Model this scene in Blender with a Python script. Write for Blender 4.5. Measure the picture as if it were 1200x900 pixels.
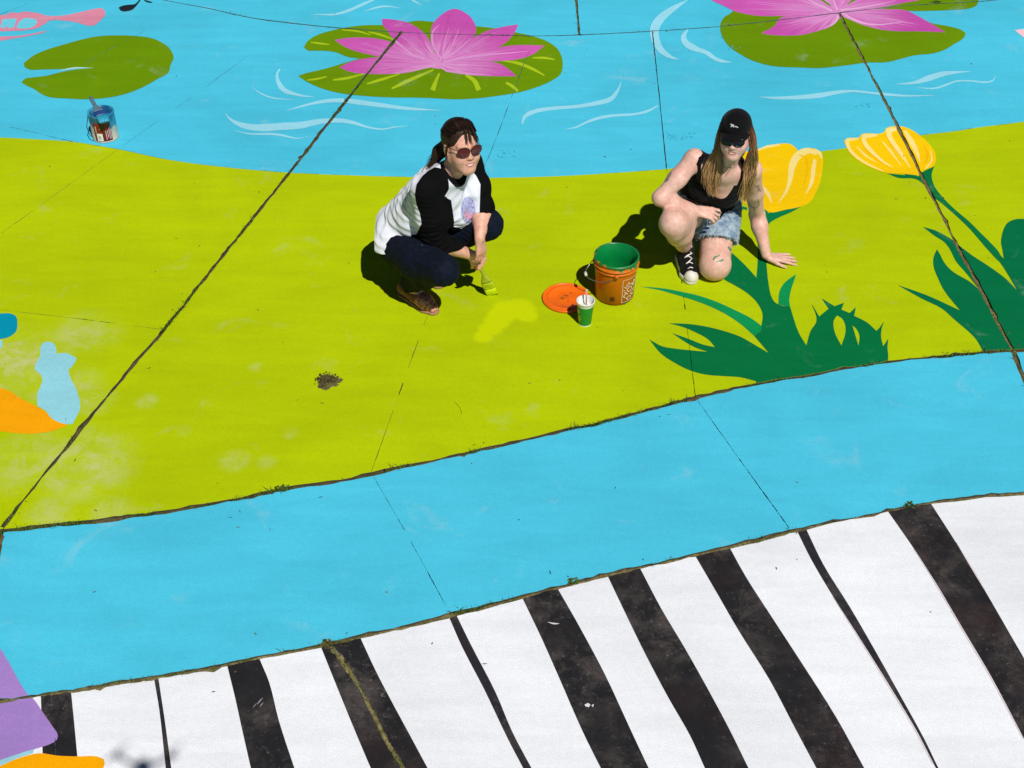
import bpy, math, random
import numpy as np
from mathutils import Vector, Matrix
from mathutils.geometry import delaunay_2d_cdt

for _o in list(bpy.data.objects):
    bpy.data.objects.remove(_o)
rng = random.Random(7)
nrng = np.random.default_rng(11)
scn = bpy.context.scene
col = scn.collection

# ---------------------------------------------------------------- camera
FPX, CAM_H, PITCH = 1600.0, 4.45, math.radians(40.3)      # focal length in photo pixels (1200 wide), height, downward tilt
cam_d = bpy.data.cameras.new('camera')
cam_d.sensor_width = 36.0
cam_d.lens = 36.0 * FPX / 1200.0
cam_d.clip_start, cam_d.clip_end = 0.05, 2000.0
cam = bpy.data.objects.new('camera', cam_d)
cam.location = (0, 0, CAM_H)
cam.rotation_euler = (math.pi / 2 - PITCH, 0, 0)
col.objects.link(cam)
scn.camera = cam

# ---------------------------------------------------------------- world, sun, exposure
SUN_EL, SUN_AZ = math.radians(53.2), math.radians(155.5)   # azimuth clockwise from +Y (the view direction)
world = bpy.data.worlds.new('World')
scn.world = world
world.use_nodes = True
wn = world.node_tree
wn.nodes.clear()
w_out = wn.nodes.new('ShaderNodeOutputWorld')
w_bg = wn.nodes.new('ShaderNodeBackground')
w_sky = wn.nodes.new('ShaderNodeTexSky')
w_sky.sky_type = 'NISHITA'
w_sky.sun_disc = False
w_sky.sun_elevation = SUN_EL
w_sky.sun_rotation = SUN_AZ
w_sky.altitude = 3000
w_sky.air_density = 0.5
w_sky.dust_density = 0.1
w_bg.inputs['Strength'].default_value = 0.05
wn.links.new(w_sky.outputs[0], w_bg.inputs[0])
wn.links.new(w_bg.outputs[0], w_out.inputs[0])
sun_d = bpy.data.lights.new('sun', 'SUN')
sun_d.energy = 5.0
sun_d.angle = math.radians(0.53)
sun_d.color = (1.0, 0.965, 0.91)
sun = bpy.data.objects.new('sun', sun_d)
_sv = Vector((math.sin(SUN_AZ) * math.cos(SUN_EL), math.cos(SUN_AZ) * math.cos(SUN_EL), math.sin(SUN_EL)))
sun.rotation_euler = _sv.to_track_quat('Z', 'Y').to_euler()
sun.location = (4, -6, 9)
col.objects.link(sun)
scn.view_settings.view_transform = 'Standard'
scn.view_settings.look = 'None'
scn.view_settings.exposure = -0.14
scn.view_settings.gamma = 1.0
scn.view_settings.use_curve_mapping = False

# ---------------------------------------------------------------- surveying: photo pixel -> place on the ground / at a depth
CP = np.array([0.0, 0.0, CAM_H])
FW = np.array([0.0, math.cos(PITCH), -math.sin(PITCH)])
UPV = np.array([0.0, math.sin(PITCH), math.cos(PITCH)])
RT = np.array([1.0, 0.0, 0.0])

def ray(x, y):
    return FW + RT * (x - 600.0) / FPX + UPV * (450.0 - y) / FPX

def gnd(x, y, z=0.0):
    d = ray(x, y)
    return CP + d * ((z - CAM_H) / d[2])

def at_y(x, y, yy):
    d = ray(x, y)
    return CP + d * (yy / d[1])

def bone(par, x, y, ln, near=True):
    d = ray(x, y)
    d = d / np.linalg.norm(d)
    q = CP - par
    b = q @ d
    disc = max(0.0, b * b - (q @ q - ln * ln))
    return CP + d * (-b - (1 if near else -1) * math.sqrt(disc))

def V(*a):
    return np.array(a, dtype=float)

def unit(v):
    v = np.asarray(v, float)
    return v / (np.linalg.norm(v) + 1e-12)

# ---------------------------------------------------------------- objects
ORG = {}

def meta(o, label=None, category=None, group=None, kind=None):
    if label: o['label'] = label
    if category: o['category'] = category
    if group: o['group'] = group
    if kind: o['kind'] = kind
    return o

def thing(name, loc, label, category, group=None):
    o = bpy.data.objects.new(name, None)
    o.empty_display_size = 0.1
    o.location = tuple(loc)
    col.objects.link(o)
    ORG[o] = np.array(loc, float)
    return meta(o, label, category, group)

def link_mesh(name, me, parent=None, origin=None):
    o = bpy.data.objects.new(name, me)
    col.objects.link(o)
    if parent is not None:
        o.parent = parent
        ORG[o] = ORG[parent]
    else:
        ORG[o] = np.zeros(3) if origin is None else np.array(origin, float)
        o.location = tuple(ORG[o])
    return o

def mk(name, verts, faces, mat, parent=None, smooth=True, origin=None, attrs=None, mats=None, midx=None):
    """verts in world space; stored relative to the thing's origin"""
    v = np.asarray(verts, float)
    org = ORG[parent] if parent is not None else (np.zeros(3) if origin is None else np.array(origin, float))
    me = bpy.data.meshes.new(name)
    if isinstance(faces, np.ndarray):
        n, k = faces.shape
        me.vertices.add(len(v))
        me.vertices.foreach_set('co', (v - org).astype(np.float32).ravel())
        me.loops.add(n * k)
        me.loops.foreach_set('vertex_index', faces.astype(np.int32).ravel())
        me.polygons.add(n)
        me.polygons.foreach_set('loop_start', np.arange(0, n * k, k, dtype=np.int32))
        me.polygons.foreach_set('loop_total', np.full(n, k, dtype=np.int32))
        me.update(calc_edges=True)
    else:
        me.from_pydata([tuple(x) for x in (v - org)], [], [tuple(f) for f in faces])
    for m in (mats or [mat]):
        me.materials.append(m)
    if midx is not None:
        me.polygons.foreach_set('material_index', np.asarray(midx, dtype=np.int32))
    if smooth:
        me.polygons.foreach_set('use_smooth', np.ones(len(me.polygons), dtype=bool))
    if attrs:
        for an, av in attrs.items():
            av = np.asarray(av, np.float32)
            if av.ndim == 1:
                a = me.attributes.new(an, 'FLOAT', 'POINT')
                a.data.foreach_set('value', av)
            else:
                a = me.attributes.new(an, 'FLOAT_VECTOR', 'POINT')
                a.data.foreach_set('vector', av.ravel())
    me.validate()
    me.update()
    return link_mesh(name, me, parent, origin)

class MB:
    """collects simple shapes for one mesh"""
    def __init__(s):
        s.v, s.f = [], []
    def add(s, v, f):
        o = len(s.v)
        s.v += [tuple(x) for x in v]
        s.f += [tuple(i + o for i in q) for q in f]
        return s
    def lathe(s, prof, c, axis=(0, 0, 1), n=32, a0=0.0, a1=2 * math.pi, xdir=None):
        z = unit(axis)
        x = unit(np.cross((0, 1, 0), z)) if xdir is None else unit(xdir)
        y = np.cross(z, x)
        full = abs(a1 - a0 - 2 * math.pi) < 1e-6
        m = n if full else n + 1
        v = []
        for (r, h) in prof:
            for i in range(m):
                a = a0 + (a1 - a0) * i / n
                v.append(np.asarray(c) + x * r * math.cos(a) + y * r * math.sin(a) + z * h)
        f = []
        for j in range(len(prof) - 1):
            for i in range(n):
                i2 = (i + 1) % m
                f.append((j * m + i, j * m + i2, (j + 1) * m + i2, (j + 1) * m + i))
        return s.add(v, f)
    def tube(s, pts, r, n=6, cap=True):
        pts = [np.asarray(p, float) for p in pts]
        rr = r if hasattr(r, '__len__') else [r] * len(pts)
        v, prev = [], None
        for i, p in enumerate(pts):
            t = unit(pts[min(i + 1, len(pts) - 1)] - pts[max(i - 1, 0)])
            if prev is None:
                prev = unit(np.cross(t, (0.31, 0.2, 0.93)))
            a = unit(prev - t * (prev @ t))
            prev = a
            b = np.cross(t, a)
            for k in range(n):
                th = 2 * math.pi * k / n
                v.append(p + (a * math.cos(th) + b * math.sin(th)) * rr[i])
        f = [(i * n + k, i * n + (k + 1) % n, (i + 1) * n + (k + 1) % n, (i + 1) * n + k)
             for i in range(len(pts) - 1) for k in range(n)]
        if cap:
            f.append(tuple(reversed(range(n))))
            f.append(tuple(range((len(pts) - 1) * n, len(pts) * n)))
        return s.add(v, f)
    def box(s, c, ax, ay, az):
        c, ax, ay, az = (np.asarray(q, float) for q in (c, ax, ay, az))
        v = [c + ax * i + ay * j + az * k for k in (-1, 1) for j in (-1, 1) for i in (-1, 1)]
        return s.add(v, [(0, 2, 3, 1), (4, 5, 7, 6), (0, 1, 5, 4), (2, 6, 7, 3), (0, 4, 6, 2), (1, 3, 7, 5)])
    def obj(s, name, mat, parent=None, smooth=True, **k):
        return mk(name, s.v, s.f, mat, parent, smooth, **k)

# ---------------------------------------------------------------- materials
def lin(h, g=1.0):
    h = h.lstrip('#')
    out = []
    for i in (0, 2, 4):
        c = int(h[i:i + 2], 16) / 255.0
        out.append(g * (c / 12.92 if c <= 0.04045 else ((c + 0.055) / 1.055) ** 2.4))
    return (out[0], out[1], out[2], 1.0)

class NT:
    def __init__(s, name):
        s.m = bpy.data.materials.new(name)
        s.m.use_nodes = True
        s.t = s.m.node_tree
        s.b = s.t.nodes['Principled BSDF']
        s.tc = None
    def n(s, kind, **kw):
        nd = s.t.nodes.new('ShaderNode' + kind)
        for k, v in kw.items():
            setattr(nd, k, v)
        return nd
    def put(s, sock, v):
        if isinstance(v, bpy.types.NodeSocket):
            s.t.links.new(v, sock)
        else:
            sock.default_value = v
    def pos(s):
        if s.tc is None:
            s.tc = s.n('TexCoord')
        return s.tc.outputs['Object']
    def noise(s, scale, detail=4.0, rough=0.55, vec=None, stretch=None, dist=0.0):
        nd = s.n('TexNoise')
        nd.inputs['Scale'].default_value = scale
        nd.inputs['Detail'].default_value = detail
        nd.inputs['Roughness'].default_value = rough
        nd.inputs['Distortion'].default_value = dist
        v = vec if vec is not None else s.pos()
        if stretch:
            mp = s.n('Mapping')
            mp.inputs['Scale'].default_value = stretch[:3]
            if len(stretch) > 3:
                mp.inputs['Rotation'].default_value = (0, 0, stretch[3])
            s.put(mp.inputs['Vector'], v)
            v = mp.outputs[0]
        s.put(nd.inputs['Vector'], v)
        return nd.outputs['Fac']
    def math(s, op, a, b=0.0, c=0.0):
        nd = s.n('Math', operation=op)
        s.put(nd.inputs[0], a)
        s.put(nd.inputs[1], b)
        s.put(nd.inputs[2], c)
        return nd.outputs[0]
    def ramp(s, v, lo, hi, a=0.0, b=1.0):
        nd = s.n('MapRange')
        nd.interpolation_type = 'SMOOTHSTEP'
        s.put(nd.inputs['Value'], v)
        nd.inputs['From Min'].default_value = lo
        nd.inputs['From Max'].default_value = hi
        nd.inputs['To Min'].default_value = a
        nd.inputs['To Max'].default_value = b
        return nd.outputs[0]
    def mix(s, f, a, b, mode='MIX'):
        nd = s.n('Mix', data_type='RGBA', blend_type=mode)
        s.put(nd.inputs[0], f)
        s.put(nd.inputs[6], a)
        s.put(nd.inputs[7], b)
        return nd.outputs[2]
    def attr(s, name, out='Fac'):
        nd = s.n('Attribute', attribute_name=name)
        return nd.outputs[out]
    def scalecol(s, c, f):
        nd = s.n('VectorMath', operation='SCALE')
        s.put(nd.inputs[0], c if isinstance(c, bpy.types.NodeSocket) else tuple(c[:3]))
        s.put(nd.inputs['Scale'], f)
        return nd.outputs[0]
    def bump(s, h, strength=0.3, dist=0.002):
        nd = s.n('Bump')
        nd.inputs['Strength'].default_value = strength
        nd.inputs['Distance'].default_value = dist
        s.put(nd.inputs['Height'], h)
        s.put(s.b.inputs['Normal'], nd.outputs[0])
    def done(s, colr, rough=0.6, **kw):
        s.put(s.b.inputs['Base Color'], colr)
        s.put(s.b.inputs['Roughness'], rough)
        for k, v in kw.items():
            s.put(s.b.inputs[k.replace('_', ' ')], v)
        return s.m

def plain(name, h, rough=0.5, var=0.10, scale=40, g=0.85, bump=0.0, **kw):
    t = NT(name)
    c = lin(h, g)
    f = t.ramp(t.noise(scale, 5), 0.3, 0.7, 1 - var, 1 + var)
    if bump:
        t.bump(t.noise(scale * 3, 4), bump)
    return t.done(t.scalecol(c, f), rough, **kw)

PAINT_G = 0.86
_pm = {}

def paint(h, kind='', g=None):
    """wall paint rolled onto old concrete: mottled coats, roller streaks, grit and scuffs"""
    key = h + kind
    if key in _pm:
        return _pm[key]
    t = NT('paint_' + h.strip('#') + kind)
    c = lin(h, g or PAINT_G)
    dark = kind == 'black'
    a = t.ramp(t.noise(0.9, 6, 0.62, dist=0.6), 0.28, 0.72, 0.93, 1.06)
    b = t.ramp(t.noise(1.0, 4, 0.6, stretch=(1.6, 9, 1, 0.35), dist=0.5), 0.3, 0.7, 0.96, 1.04)
    fine = t.noise(150, 3, 0.6)
    e = t.math('MULTIPLY', t.ramp(fine, 0.3, 0.7, 0.93, 1.065), t.ramp(t.noise(34, 5, 0.7), 0.3, 0.7, 0.97, 1.025))
    f = t.math('MULTIPLY', t.math('MULTIPLY', a, b), e)
    colr = t.scalecol(c, f)
    # thin coats where the concrete greys the paint
    pale = lin('#C6C7A8' if kind == 'lime' else '#CFE3E6', 0.75)
    if dark:
        d1 = t.ramp(t.noise(6, 9, 0.75, dist=0.4), 0.40, 0.72, 0.0, 0.62)
        d2 = t.ramp(t.noise(2.4, 4), 0.36, 0.60, 0.12, 1.0)
        colr = t.mix(t.math('MULTIPLY', d1, d2), colr, lin('#6E6662', 0.8))
        d3 = t.ramp(t.noise(40, 7, 0.75), 0.55, 0.70, 0.0, 0.55)
        colr = t.mix(t.math('MULTIPLY', d3, d2), colr, lin('#8E8684', 0.8))
        d4 = t.ramp(t.noise(1.3, 3), 0.52, 0.66, 0.0, 0.45)
        colr = t.mix(d4, colr, lin('#3C2B2C', 0.8))
    else:
        thin = t.ramp(t.noise(3.1, 6, 0.66, dist=0.8), 0.58, 0.80, 0.0, 0.30 if kind != 'white' else 0.12)
        colr = t.mix(thin, colr, pale)
        scuff = t.ramp(t.noise(1.3, 6, 0.75, stretch=(5, 2, 1, 0.5), dist=1.0), 0.62, 0.76, 0.0, 0.22)
        colr = t.mix(scuff, colr, t.scalecol(colr, 0.72))
    if kind == 'lime':
        # chalky worn patches beside the unfinished figure at the left
        geo = t.n('NewGeometry').outputs['Position']
        wear = None
        for (x, y, r, s) in ((18, 425, .34, 1.0), (95, 545, .30, .9), (40, 540, .26, .7), (100, 390, .22, .6), (112, 470, .12, .9), (75, 455, .22, .7),
                             (172, 470, .07, .5), (275, 540, .09, .6), (312, 542, .06, .5), (215, 505, .05, .35), (340, 508, .05, .4), (60, 600, .14, .7), (130, 598, .12, .6), (300, 430, .05, .45)):
            p = gnd(x, y)
            dn = t.n('VectorMath', operation='DISTANCE')
            t.put(dn.inputs[0], geo)
            dn.inputs[1].default_value = tuple(p)
            mk_ = t.ramp(dn.outputs['Value'], r * 0.15, r * 1.1, s, 0.0)
            wear = mk_ if wear is None else t.math('MAXIMUM', wear, mk_)
        nz = t.ramp(t.noise(7.5, 10, 0.78, dist=0.5), 0.42, 0.64, 0.08, 0.9)
        colr = t.mix(t.math('MULTIPLY', wear, nz), colr, lin('#C9CC8E', 0.85))
    if kind == 'lime':
        # the fresh coat just brushed on, fading at its edges
        fresh = None
        for (x, y, r) in ((608, 362, .115), (596, 363, .11), (589, 369, .10), (582, 377, .09), (575, 385, .08), (567, 394, .065), (618, 370, .07)):
            p = gnd(x, y)
            dn = t.n('VectorMath', operation='DISTANCE')
            t.put(dn.inputs[0], geo)
            dn.inputs[1].default_value = tuple(p)
            m_ = t.ramp(dn.outputs['Value'], r * 0.35, r * 1.2, 1.0, 0.0)
            fresh = m_ if fresh is None else t.math('MAXIMUM', fresh, m_)
        fresh = t.ramp(t.math('ADD', fresh, t.math('MULTIPLY', t.math('SUBTRACT', t.noise(14, 6, .7), .5), .8)), .10, .85, 0.0, .8)
        colr = t.mix(fresh, colr, lin('#C6D500', 0.9))
    if kind.startswith('petal'):
        # paler paint dragged out from the heart of the flower in radial strokes
        geo = t.n('NewGeometry').outputs['Position']
        cx_ = gnd(513, 75) if kind == 'petal2' else gnd(982, 13)
        sb = t.n('VectorMath', operation='SUBTRACT')
        t.put(sb.inputs[0], geo)
        sb.inputs[1].default_value = tuple(cx_)
        sx = t.n('SeparateXYZ')
        t.put(sx.inputs[0], sb.outputs[0])
        ang = t.math('ARCTAN2', sx.outputs[1], sx.outputs[0])
        ln = t.n('VectorMath', operation='LENGTH')
        t.put(ln.inputs[0], sb.outputs[0])
        cb = t.n('CombineXYZ')
        t.put(cb.inputs[0], t.math('MULTIPLY', ang, 9.0))
        t.put(cb.inputs[1], t.math('MULTIPLY', ln.outputs['Value'], 1.6))
        ns = t.noise(1.6, 5, .7, vec=cb.outputs[0])
        k1 = t.math('MULTIPLY', t.ramp(ln.outputs['Value'], .04, .62, 1.0, 0.0), t.ramp(ns, .36, .66, .15, 1.0))
        colr = t.mix(k1, colr, lin('#E8ACDC', .86))
        k2 = t.math('MULTIPLY', t.ramp(ln.outputs['Value'], .25, .75, 0.0, 1.0), t.ramp(ns, .30, .5, .45, 0.0))
        colr = t.mix(k2, colr, lin('#B0409C', .86))
    # grit specks
    sp = t.ramp(fine, 0.80, 0.84, 0.0, 0.5)
    colr = t.mix(sp, colr, lin('#4A4C3C'))
    t.bump(fine, 0.3, 0.003)
    _pm[key] = t.done(colr, 0.75, Specular_IOR_Level=0.08)
    return _pm[key]
# ================================================================ the mural: outlines surveyed on the pavement (photo pixels -> ground)
def smooth_poly(pts, closed=True, k=4, corner=55):
    p = [np.asarray(q, float) for q in pts]
    n = len(p)
    cos_c = math.cos(math.radians(corner))
    def tang(i):
        if not closed and i in (0, n - 1):
            return None
        a, b, c = p[(i - 1) % n], p[i], p[(i + 1) % n]
        u, w = unit(b - a), unit(c - b)
        if u @ w < cos_c:
            return None
        return unit(u + w)
    out = []
    for i in range(n if closed else n - 1):
        a, b = p[i], p[(i + 1) % n]
        L = np.linalg.norm(b - a)
        ta, tb = tang(i), tang((i + 1) % n)
        ta = unit(b - a) if ta is None else ta
        tb = unit(b - a) if tb is None else tb
        kk = max(1, min(k, int(L / 3)))
        for j in range(kk):
            s = j / kk
            h1, h2, h3, h4 = 2*s**3-3*s**2+1, -2*s**3+3*s**2, s**3-2*s**2+s, s**3-s**2
            out.append(a * h1 + b * h2 + ta * L * h3 + tb * L * h4)
    if not closed:
        out.append(p[-1])
    return out

def stroke_px(pts, w, taper=(0.15, 0.1), k=5):
    """a brush stroke: tapered ribbon round a smooth line (pixel units)"""
    c = smooth_poly(pts, closed=False, k=k)
    n = len(c)
    L, R = [], []
    for i, q in enumerate(c):
        t = unit(c[min(i + 1, n - 1)] - c[max(i - 1, 0)])
        nn = V(-t[1], t[0])
        s = i / (n - 1)
        if isinstance(w, (list, tuple)):
            ww = np.interp(s, np.linspace(0, 1, len(w)), w)
        else:
            ww = w * (taper[0] + (1 - taper[0]) * min(1, s / 0.35)) if s < 0.5 else w * (taper[1] + (1 - taper[1]) * min(1, (1 - s) / 0.4))
        L.append(q + nn * ww / 2)
        R.append(q - nn * ww / 2)
    return L + R[::-1]

def px2g(poly):
    return [tuple(gnd(q[0], q[1])[:2]) for q in poly]

LIME, WATER, STRIP, PAD = '#B3C802', '#4CC6E5', '#4CC6E5', '#6B9300'
FOAM, PINK, PINKL, PINKD = '#98DCF0', '#C85AB4', '#E6A6D8', '#B84AA4'
ENT = []     # painted entries, later ones on top: key, parent key, name, colour, kind, [polys], label

def ent(key, name, colr, polys, parent=None, label=None, kind='', smooth=True, corner=55):
    if polys and not hasattr(polys[0][0], '__len__'):
        polys = [polys]
    pp = []
    for q in polys:
        pp.append(px2g(smooth_poly(q, corner=corner) if smooth else q))
    ENT.append(dict(key=key, parent=parent, name=name, col=colr, kind=kind, polys=pp, label=label))

def S5(lst, ox, oy, s=5.0):
    return [(ox + x / s, oy + y / s) for x, y in lst]

# piano keys
def key_poly(l, r):
    def ext(e):
        (x0, y0), (x1, y1) = e[-2], e[-1]
        k = (1010 - y1) / (y1 - y0)
        return list(e) + [(x1 + (x1 - x0) * k * 1.05, 1010)]
    a, b = ext(l), ext(r)
    def up(e):
        (x0, y0), (x1, y1) = e[0], e[1]
        return [(x0 - (x1 - x0) * 9 / (y1 - y0), y0 - 9)] + e
    return smooth_poly(up(a), False) + smooth_poly(up(b), False)[::-1]
BK = '#232326'
KEYS = [
 ([(48,816),(50,882),(51,900)], [(83.6,813),(87,847),(90.7,886),(92,900)]),
 ([(267,783),(275.6,818),(284.4,858),(294,900)], [(305.6,775.6),(315.6,800),(326.7,844),(345,900)]),
 ([(378,763),(395.6,806.7),(415.6,855.6),(434.4,900)], [(424.4,752),(440,785.6),(457.8,820),(480,861),(501,900)]),
 ([(613,702.7),(634.7,748),(656,796),(682.7,857),(704,900)], [(654.7,692),(674.7,726.7),(709,790.7),(738.7,854.7),(760,900)]),
 ([(712.6,676),(734,721),(756,766),(784,819),(809,862.7),(826,900)], [(750.4,666.7),(774.7,713),(802.7,760),(830.7,809.8),(855.6,856.5),(877,900)]),
 ([(814.5,651),(840,694.7),(865,738),(902,797),(930,850),(956.7,900)], [(854,640),(874,676),(902,719.6),(936.5,772.5),(980,841),(1012.6,900)]),
 ([(1041.6,600.8),(1071,643),(1097.6,684.7),(1124,730),(1161.8,794),(1200,866)], [(1092,592),(1120,635.6),(1154,692),(1200,771.6)]),
]
LINES = [
 ([(181,798),(186.7,832),(194,898)], [(186,797),(192,836),(200.5,898)]),
 ([(526,722.7),(541,757),(568,809),(594.7,865),(613,900)], [(534.7,720.7),(552,756),(581,812),(600,857),(622.7,900)]),
 ([(934,622),(950,654.4),(976.7,699.8),(1003,741),(1041,801.8),(1075,858.5),(1094,895)], [(944.6,620),(965,662),(995.6,711),(1022,756.5),(1056,817),(1084,868),(1098,897)]),
]
for i, (l, r) in enumerate(KEYS):
    ent('key%d' % i, 'painted_black_key', BK, key_poly(l, r), kind='black', smooth=False)
for i, (l, r) in enumerate(LINES):
    ent('line%d' % i, 'painted_key_line', '#29292F', key_poly(l, r), kind='black', smooth=False)
ent('splat', 'paint_splatter', '#E4E4E4', [[(685,826),(689,824),(692,826),(690,829),(686,828)], [(693,827),(696,825),(695,829)], [(641,729),(650,732),(656,731),(648,730)]], kind='white')
ent('chalk', 'chalk_scuff', '#8E8E92', [stroke_px([(301,826),(306,820),(308,818)], 1.6), stroke_px([(304,829),(309,823)], 1.4), stroke_px([(296,830),(301,824)], 1.0)], smooth=False)

def off_edge(e, dx):
    return stroke_px([(x + dx, y) for x, y in e], [.3, 1.2, 1.6, 1.6, 1.2])
ent('pinkedge', 'pink_paint_bleed', '#E2D6DC', [off_edge(KEYS[6][0][1:], -.8), off_edge(LINES[2][0][2:], -.8), off_edge(KEYS[6][1][1:3], .6)], kind='white', smooth=False)
# bottom left shapes
ent('streak', 'painted_blue_streak', '#9AD3E0', [(-90,912),(0,891),(26,882),(40,878),(39,883),(20,889),(0,898),(-90,930)], smooth=False)
ent('violet', 'painted_violet_shape', '#A583CC', [(-150,640),(-60,690),(0,759.6),(10.7,777),(32,813),(39,819),(51.6,837),(62,852),(67.6,861),(66.7,867),(60,871.6),(48,876),(26.7,882),(0,891),(-90,915),(-220,880)],
    label='violet painted shape crossing the joint at the left end of the keys')
ent('orange2', 'painted_orange_shape', '#FAAB00', [(-80,925),(0,898),(21,889),(46,883),(67.6,885.8),(90.7,886.7),(113.8,886.7),(121.8,890),(122.7,896.4),(118,904),(104,912),(40,930),(-60,950)],
    label='orange painted tongue over the leftmost piano keys')

# left figure
ent('orange', 'painted_orange_shape', '#FAA904', [(-120,430),(-50,440),(0,454.4),(12,459),(26,468),(44,477),(54,483),(60,490),(79,498.4),(66,504),(48,507.6),(30,508.4),(0,505.6),(-90,492)],
    label='orange painted wedge below the pale blue figure')
ent('paleblue', 'painted_pale_blue_figure', '#93D6E4', [(51,402),(58,400.6),(64,404),(66,409),(66,415),(78,414),(90,420),(88,425),(80,434),(83,444),(90,458),(94,478),(90,488),(85,497),(76,497),(60,490),(54,482),(44,476),(44,462),(50,444),(48,439),(41,433),(41,429),(47,417),(47.6,408)],
    label='pale blue painted figure on the lime paint')
ent('palebit', 'painted_pale_blue_dab', '#93D6E4', [(-10,396),(0,398),(3,400),(2,407),(0,409),(-12,410)])
ent('teal', 'painted_teal_blob', '#0094B4', [(-40,366),(0,367.6),(12,367.6),(19,371),(20.4,378),(19,388),(12,394.4),(0,397.6),(-40,402)], label='teal painted blob above the pale blue figure')

# left lily pad
ent('pad1', 'painted_lily_pad', PAD, S5([(550,400),(470,398),(380,405),(250,408),(170,408),(142,392),(140,370),(190,330),(280,290),(380,260),(480,232),(580,213),(700,208),(800,212),(890,225),(940,245),(985,275),(1010,310),(1018,340),(1000,380),(988,425),(930,460),(850,505),(770,540),(690,563),(600,577),(500,583),(390,578),(290,570),(230,545),(205,525),(160,505),(125,483),(145,462),(190,455),(270,445),(350,425),(430,410),(500,403)], 0, 0),
    label='green painted lily pad without a flower')
ent('pad1n', 'notch_highlight', '#B7E2D8', stroke_px(S5([(345,415),(430,400),(550,399)], 0, 0), 1.6), parent='pad1', smooth=False)
# pink trumpet-like shape and the black note at the top left
ent('trump', 'painted_pink_trumpet', '#DB8BA5', S5([(-200,100),(0,90),(40,85),(70,72),(100,78),(150,68),(180,72),(225,78),(270,92),(370,92),(470,72),(560,52),(600,50),(615,65),(618,85),(600,110),(545,152),(520,152),(440,130),(370,122),(290,122),(265,140),(220,165),(150,178),(0,185),(-200,195)], 0, 0),
    label='pink painted horn shape at the top left')
ent('trumph', 'blue_gap', '#6CCFE6', [S5([(2,160),(15,115),(98,108),(84,160),(50,168),(40,150),(28,168)], 0, 0), S5([(97,165),(110,132),(132,112),(180,108),(213,115),(219,130),(200,155),(160,168)], 0, 0)], parent='trump')
ent('trumps', 'lower_stripe', '#DB8BA5', S5([(-200,225),(0,215),(100,212),(180,200),(280,180),(250,195),(150,215),(60,230),(0,240),(-200,262)], 0, 0), parent='trump', smooth=False)
ent('note', 'painted_black_note', '#20262F', [S5([(695,45),(715,35),(760,28),(790,25),(815,0),(830,-30),(842,-30),(825,0),(795,40),(780,55),(740,68),(705,62)], 0, 0), S5([(838,-20),(850,0),(885,10),(896,18),(875,17),(845,5)], 0, 0)], label='black painted music note at the top edge')

# middle lily pad and flower
ent('pad2', 'painted_lily_pad', PAD, [(421.6,68.6),(408,67),(400,64),(394,61.6),(384,60),(370,59.6),(360,59),(356,55.6),(360,49),(370,42),(390,35.6),(410,31.6),(430,29.6),(448,29.4),(478,26),(490,24.4),(506,25.6),(530,28),(558,31),(578,33),(604,38),(626,43),(642,49),(653,57),(658,66),(659.6,77),(657,87),(646,95),(630,102),(610,108),(584,112.4),(560,115.4),(534,116.6),(510,115.4),(486,114.6),(460,114.4),(440,113.6),(420,112),(400,109.6),(384,106),(370,101),(358,95),(349.4,89),(360,85.6),(380,81),(400,75)],
    label='green painted lily pad carrying the whole pink flower')
VN = [([(364,49.6),(374,51),(386,52.4)],2.2), ([(400,35),(420,37),(434,41)],2.0), ([(432,37.6),(446,41),(462,47)],2.4), ([(360,94),(370,93),(383,90)],2.4), ([(390,94),(405,92),(428,86.5)],3), ([(430,98.5),(445,94),(468,87)],3), ([(459,104),(478,95),(508,82)],4), ([(515,86),(511,95),(507,106)],[2,4,6]), ([(546,88),(556,95),(561,106)],[3,5,6]), ([(593,97),(600,101),(607,107)],[2.5,4,2.5]), ([(588,71.5),(606,74),(622,80),(638,88.5)],[1,3.5,3.5,1.5]), ([(624,68),(638,68),(650,70)],2.4)]
ent('pad2v', 'leaf_vein', '#A9C51C', [stroke_px(p, w, (0.5, 0.5)) for p, w in VN], parent='pad2', smooth=False)
ent('flo2', 'painted_pink_water_lily', PINK, [(500,70),(512,62),(525,66),(535,71),(520,80),(508,80),(498,76)], kind='petal2', label='pink painted water lily, all petals in view')
PET2 = [
 [(398,79),(410,73),(428,68.6),(452,67),(485,70),(511,75),(508,78),(496,81),(476,85.6),(460,86.8),(440,87),(420,86),(406,83)],
 [(392,47),(410,44.4),(430,44.4),(450,47),(466,52),(490,63),(511,73),(490,72.5),(460,69.5),(440,65.6),(420,61),(404,55)],
 [(448,22),(460,23),(476,26),(488,32),(498,40),(506,52),(512,72),(500,70),(480,60),(462,47),(454,36),(448,28)],
 [(607.6,28.6),(588,32),(572,36),(556,44),(540,56),(518,72),(540,66),(564,59),(588,53.6),(602,40)],
 [(638,53.6),(608,53),(584,55.6),(560,60),(530,69),(514,74),(560,72.5),(590,71.6),(610,69),(626,63)],
 [(605.6,89.6),(598,83),(590,77),(578,73),(556,71.8),(520,72),(510,77),(522,83),(540,87),(560,89),(590,89.6)],
 [(532,10.4),(548,17),(555,25),(558,36),(554,45),(540,57),(519,71),(513,63),(506,48),(505,36),(508,27),(518,17)],
]
for i, q in enumerate(PET2):
    ent('pet2_%d' % i, 'petal', ['#CA55B2', '#CE5CB6', '#C650AE'][i % 3], q, parent='flo2', kind='petal2')
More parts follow.
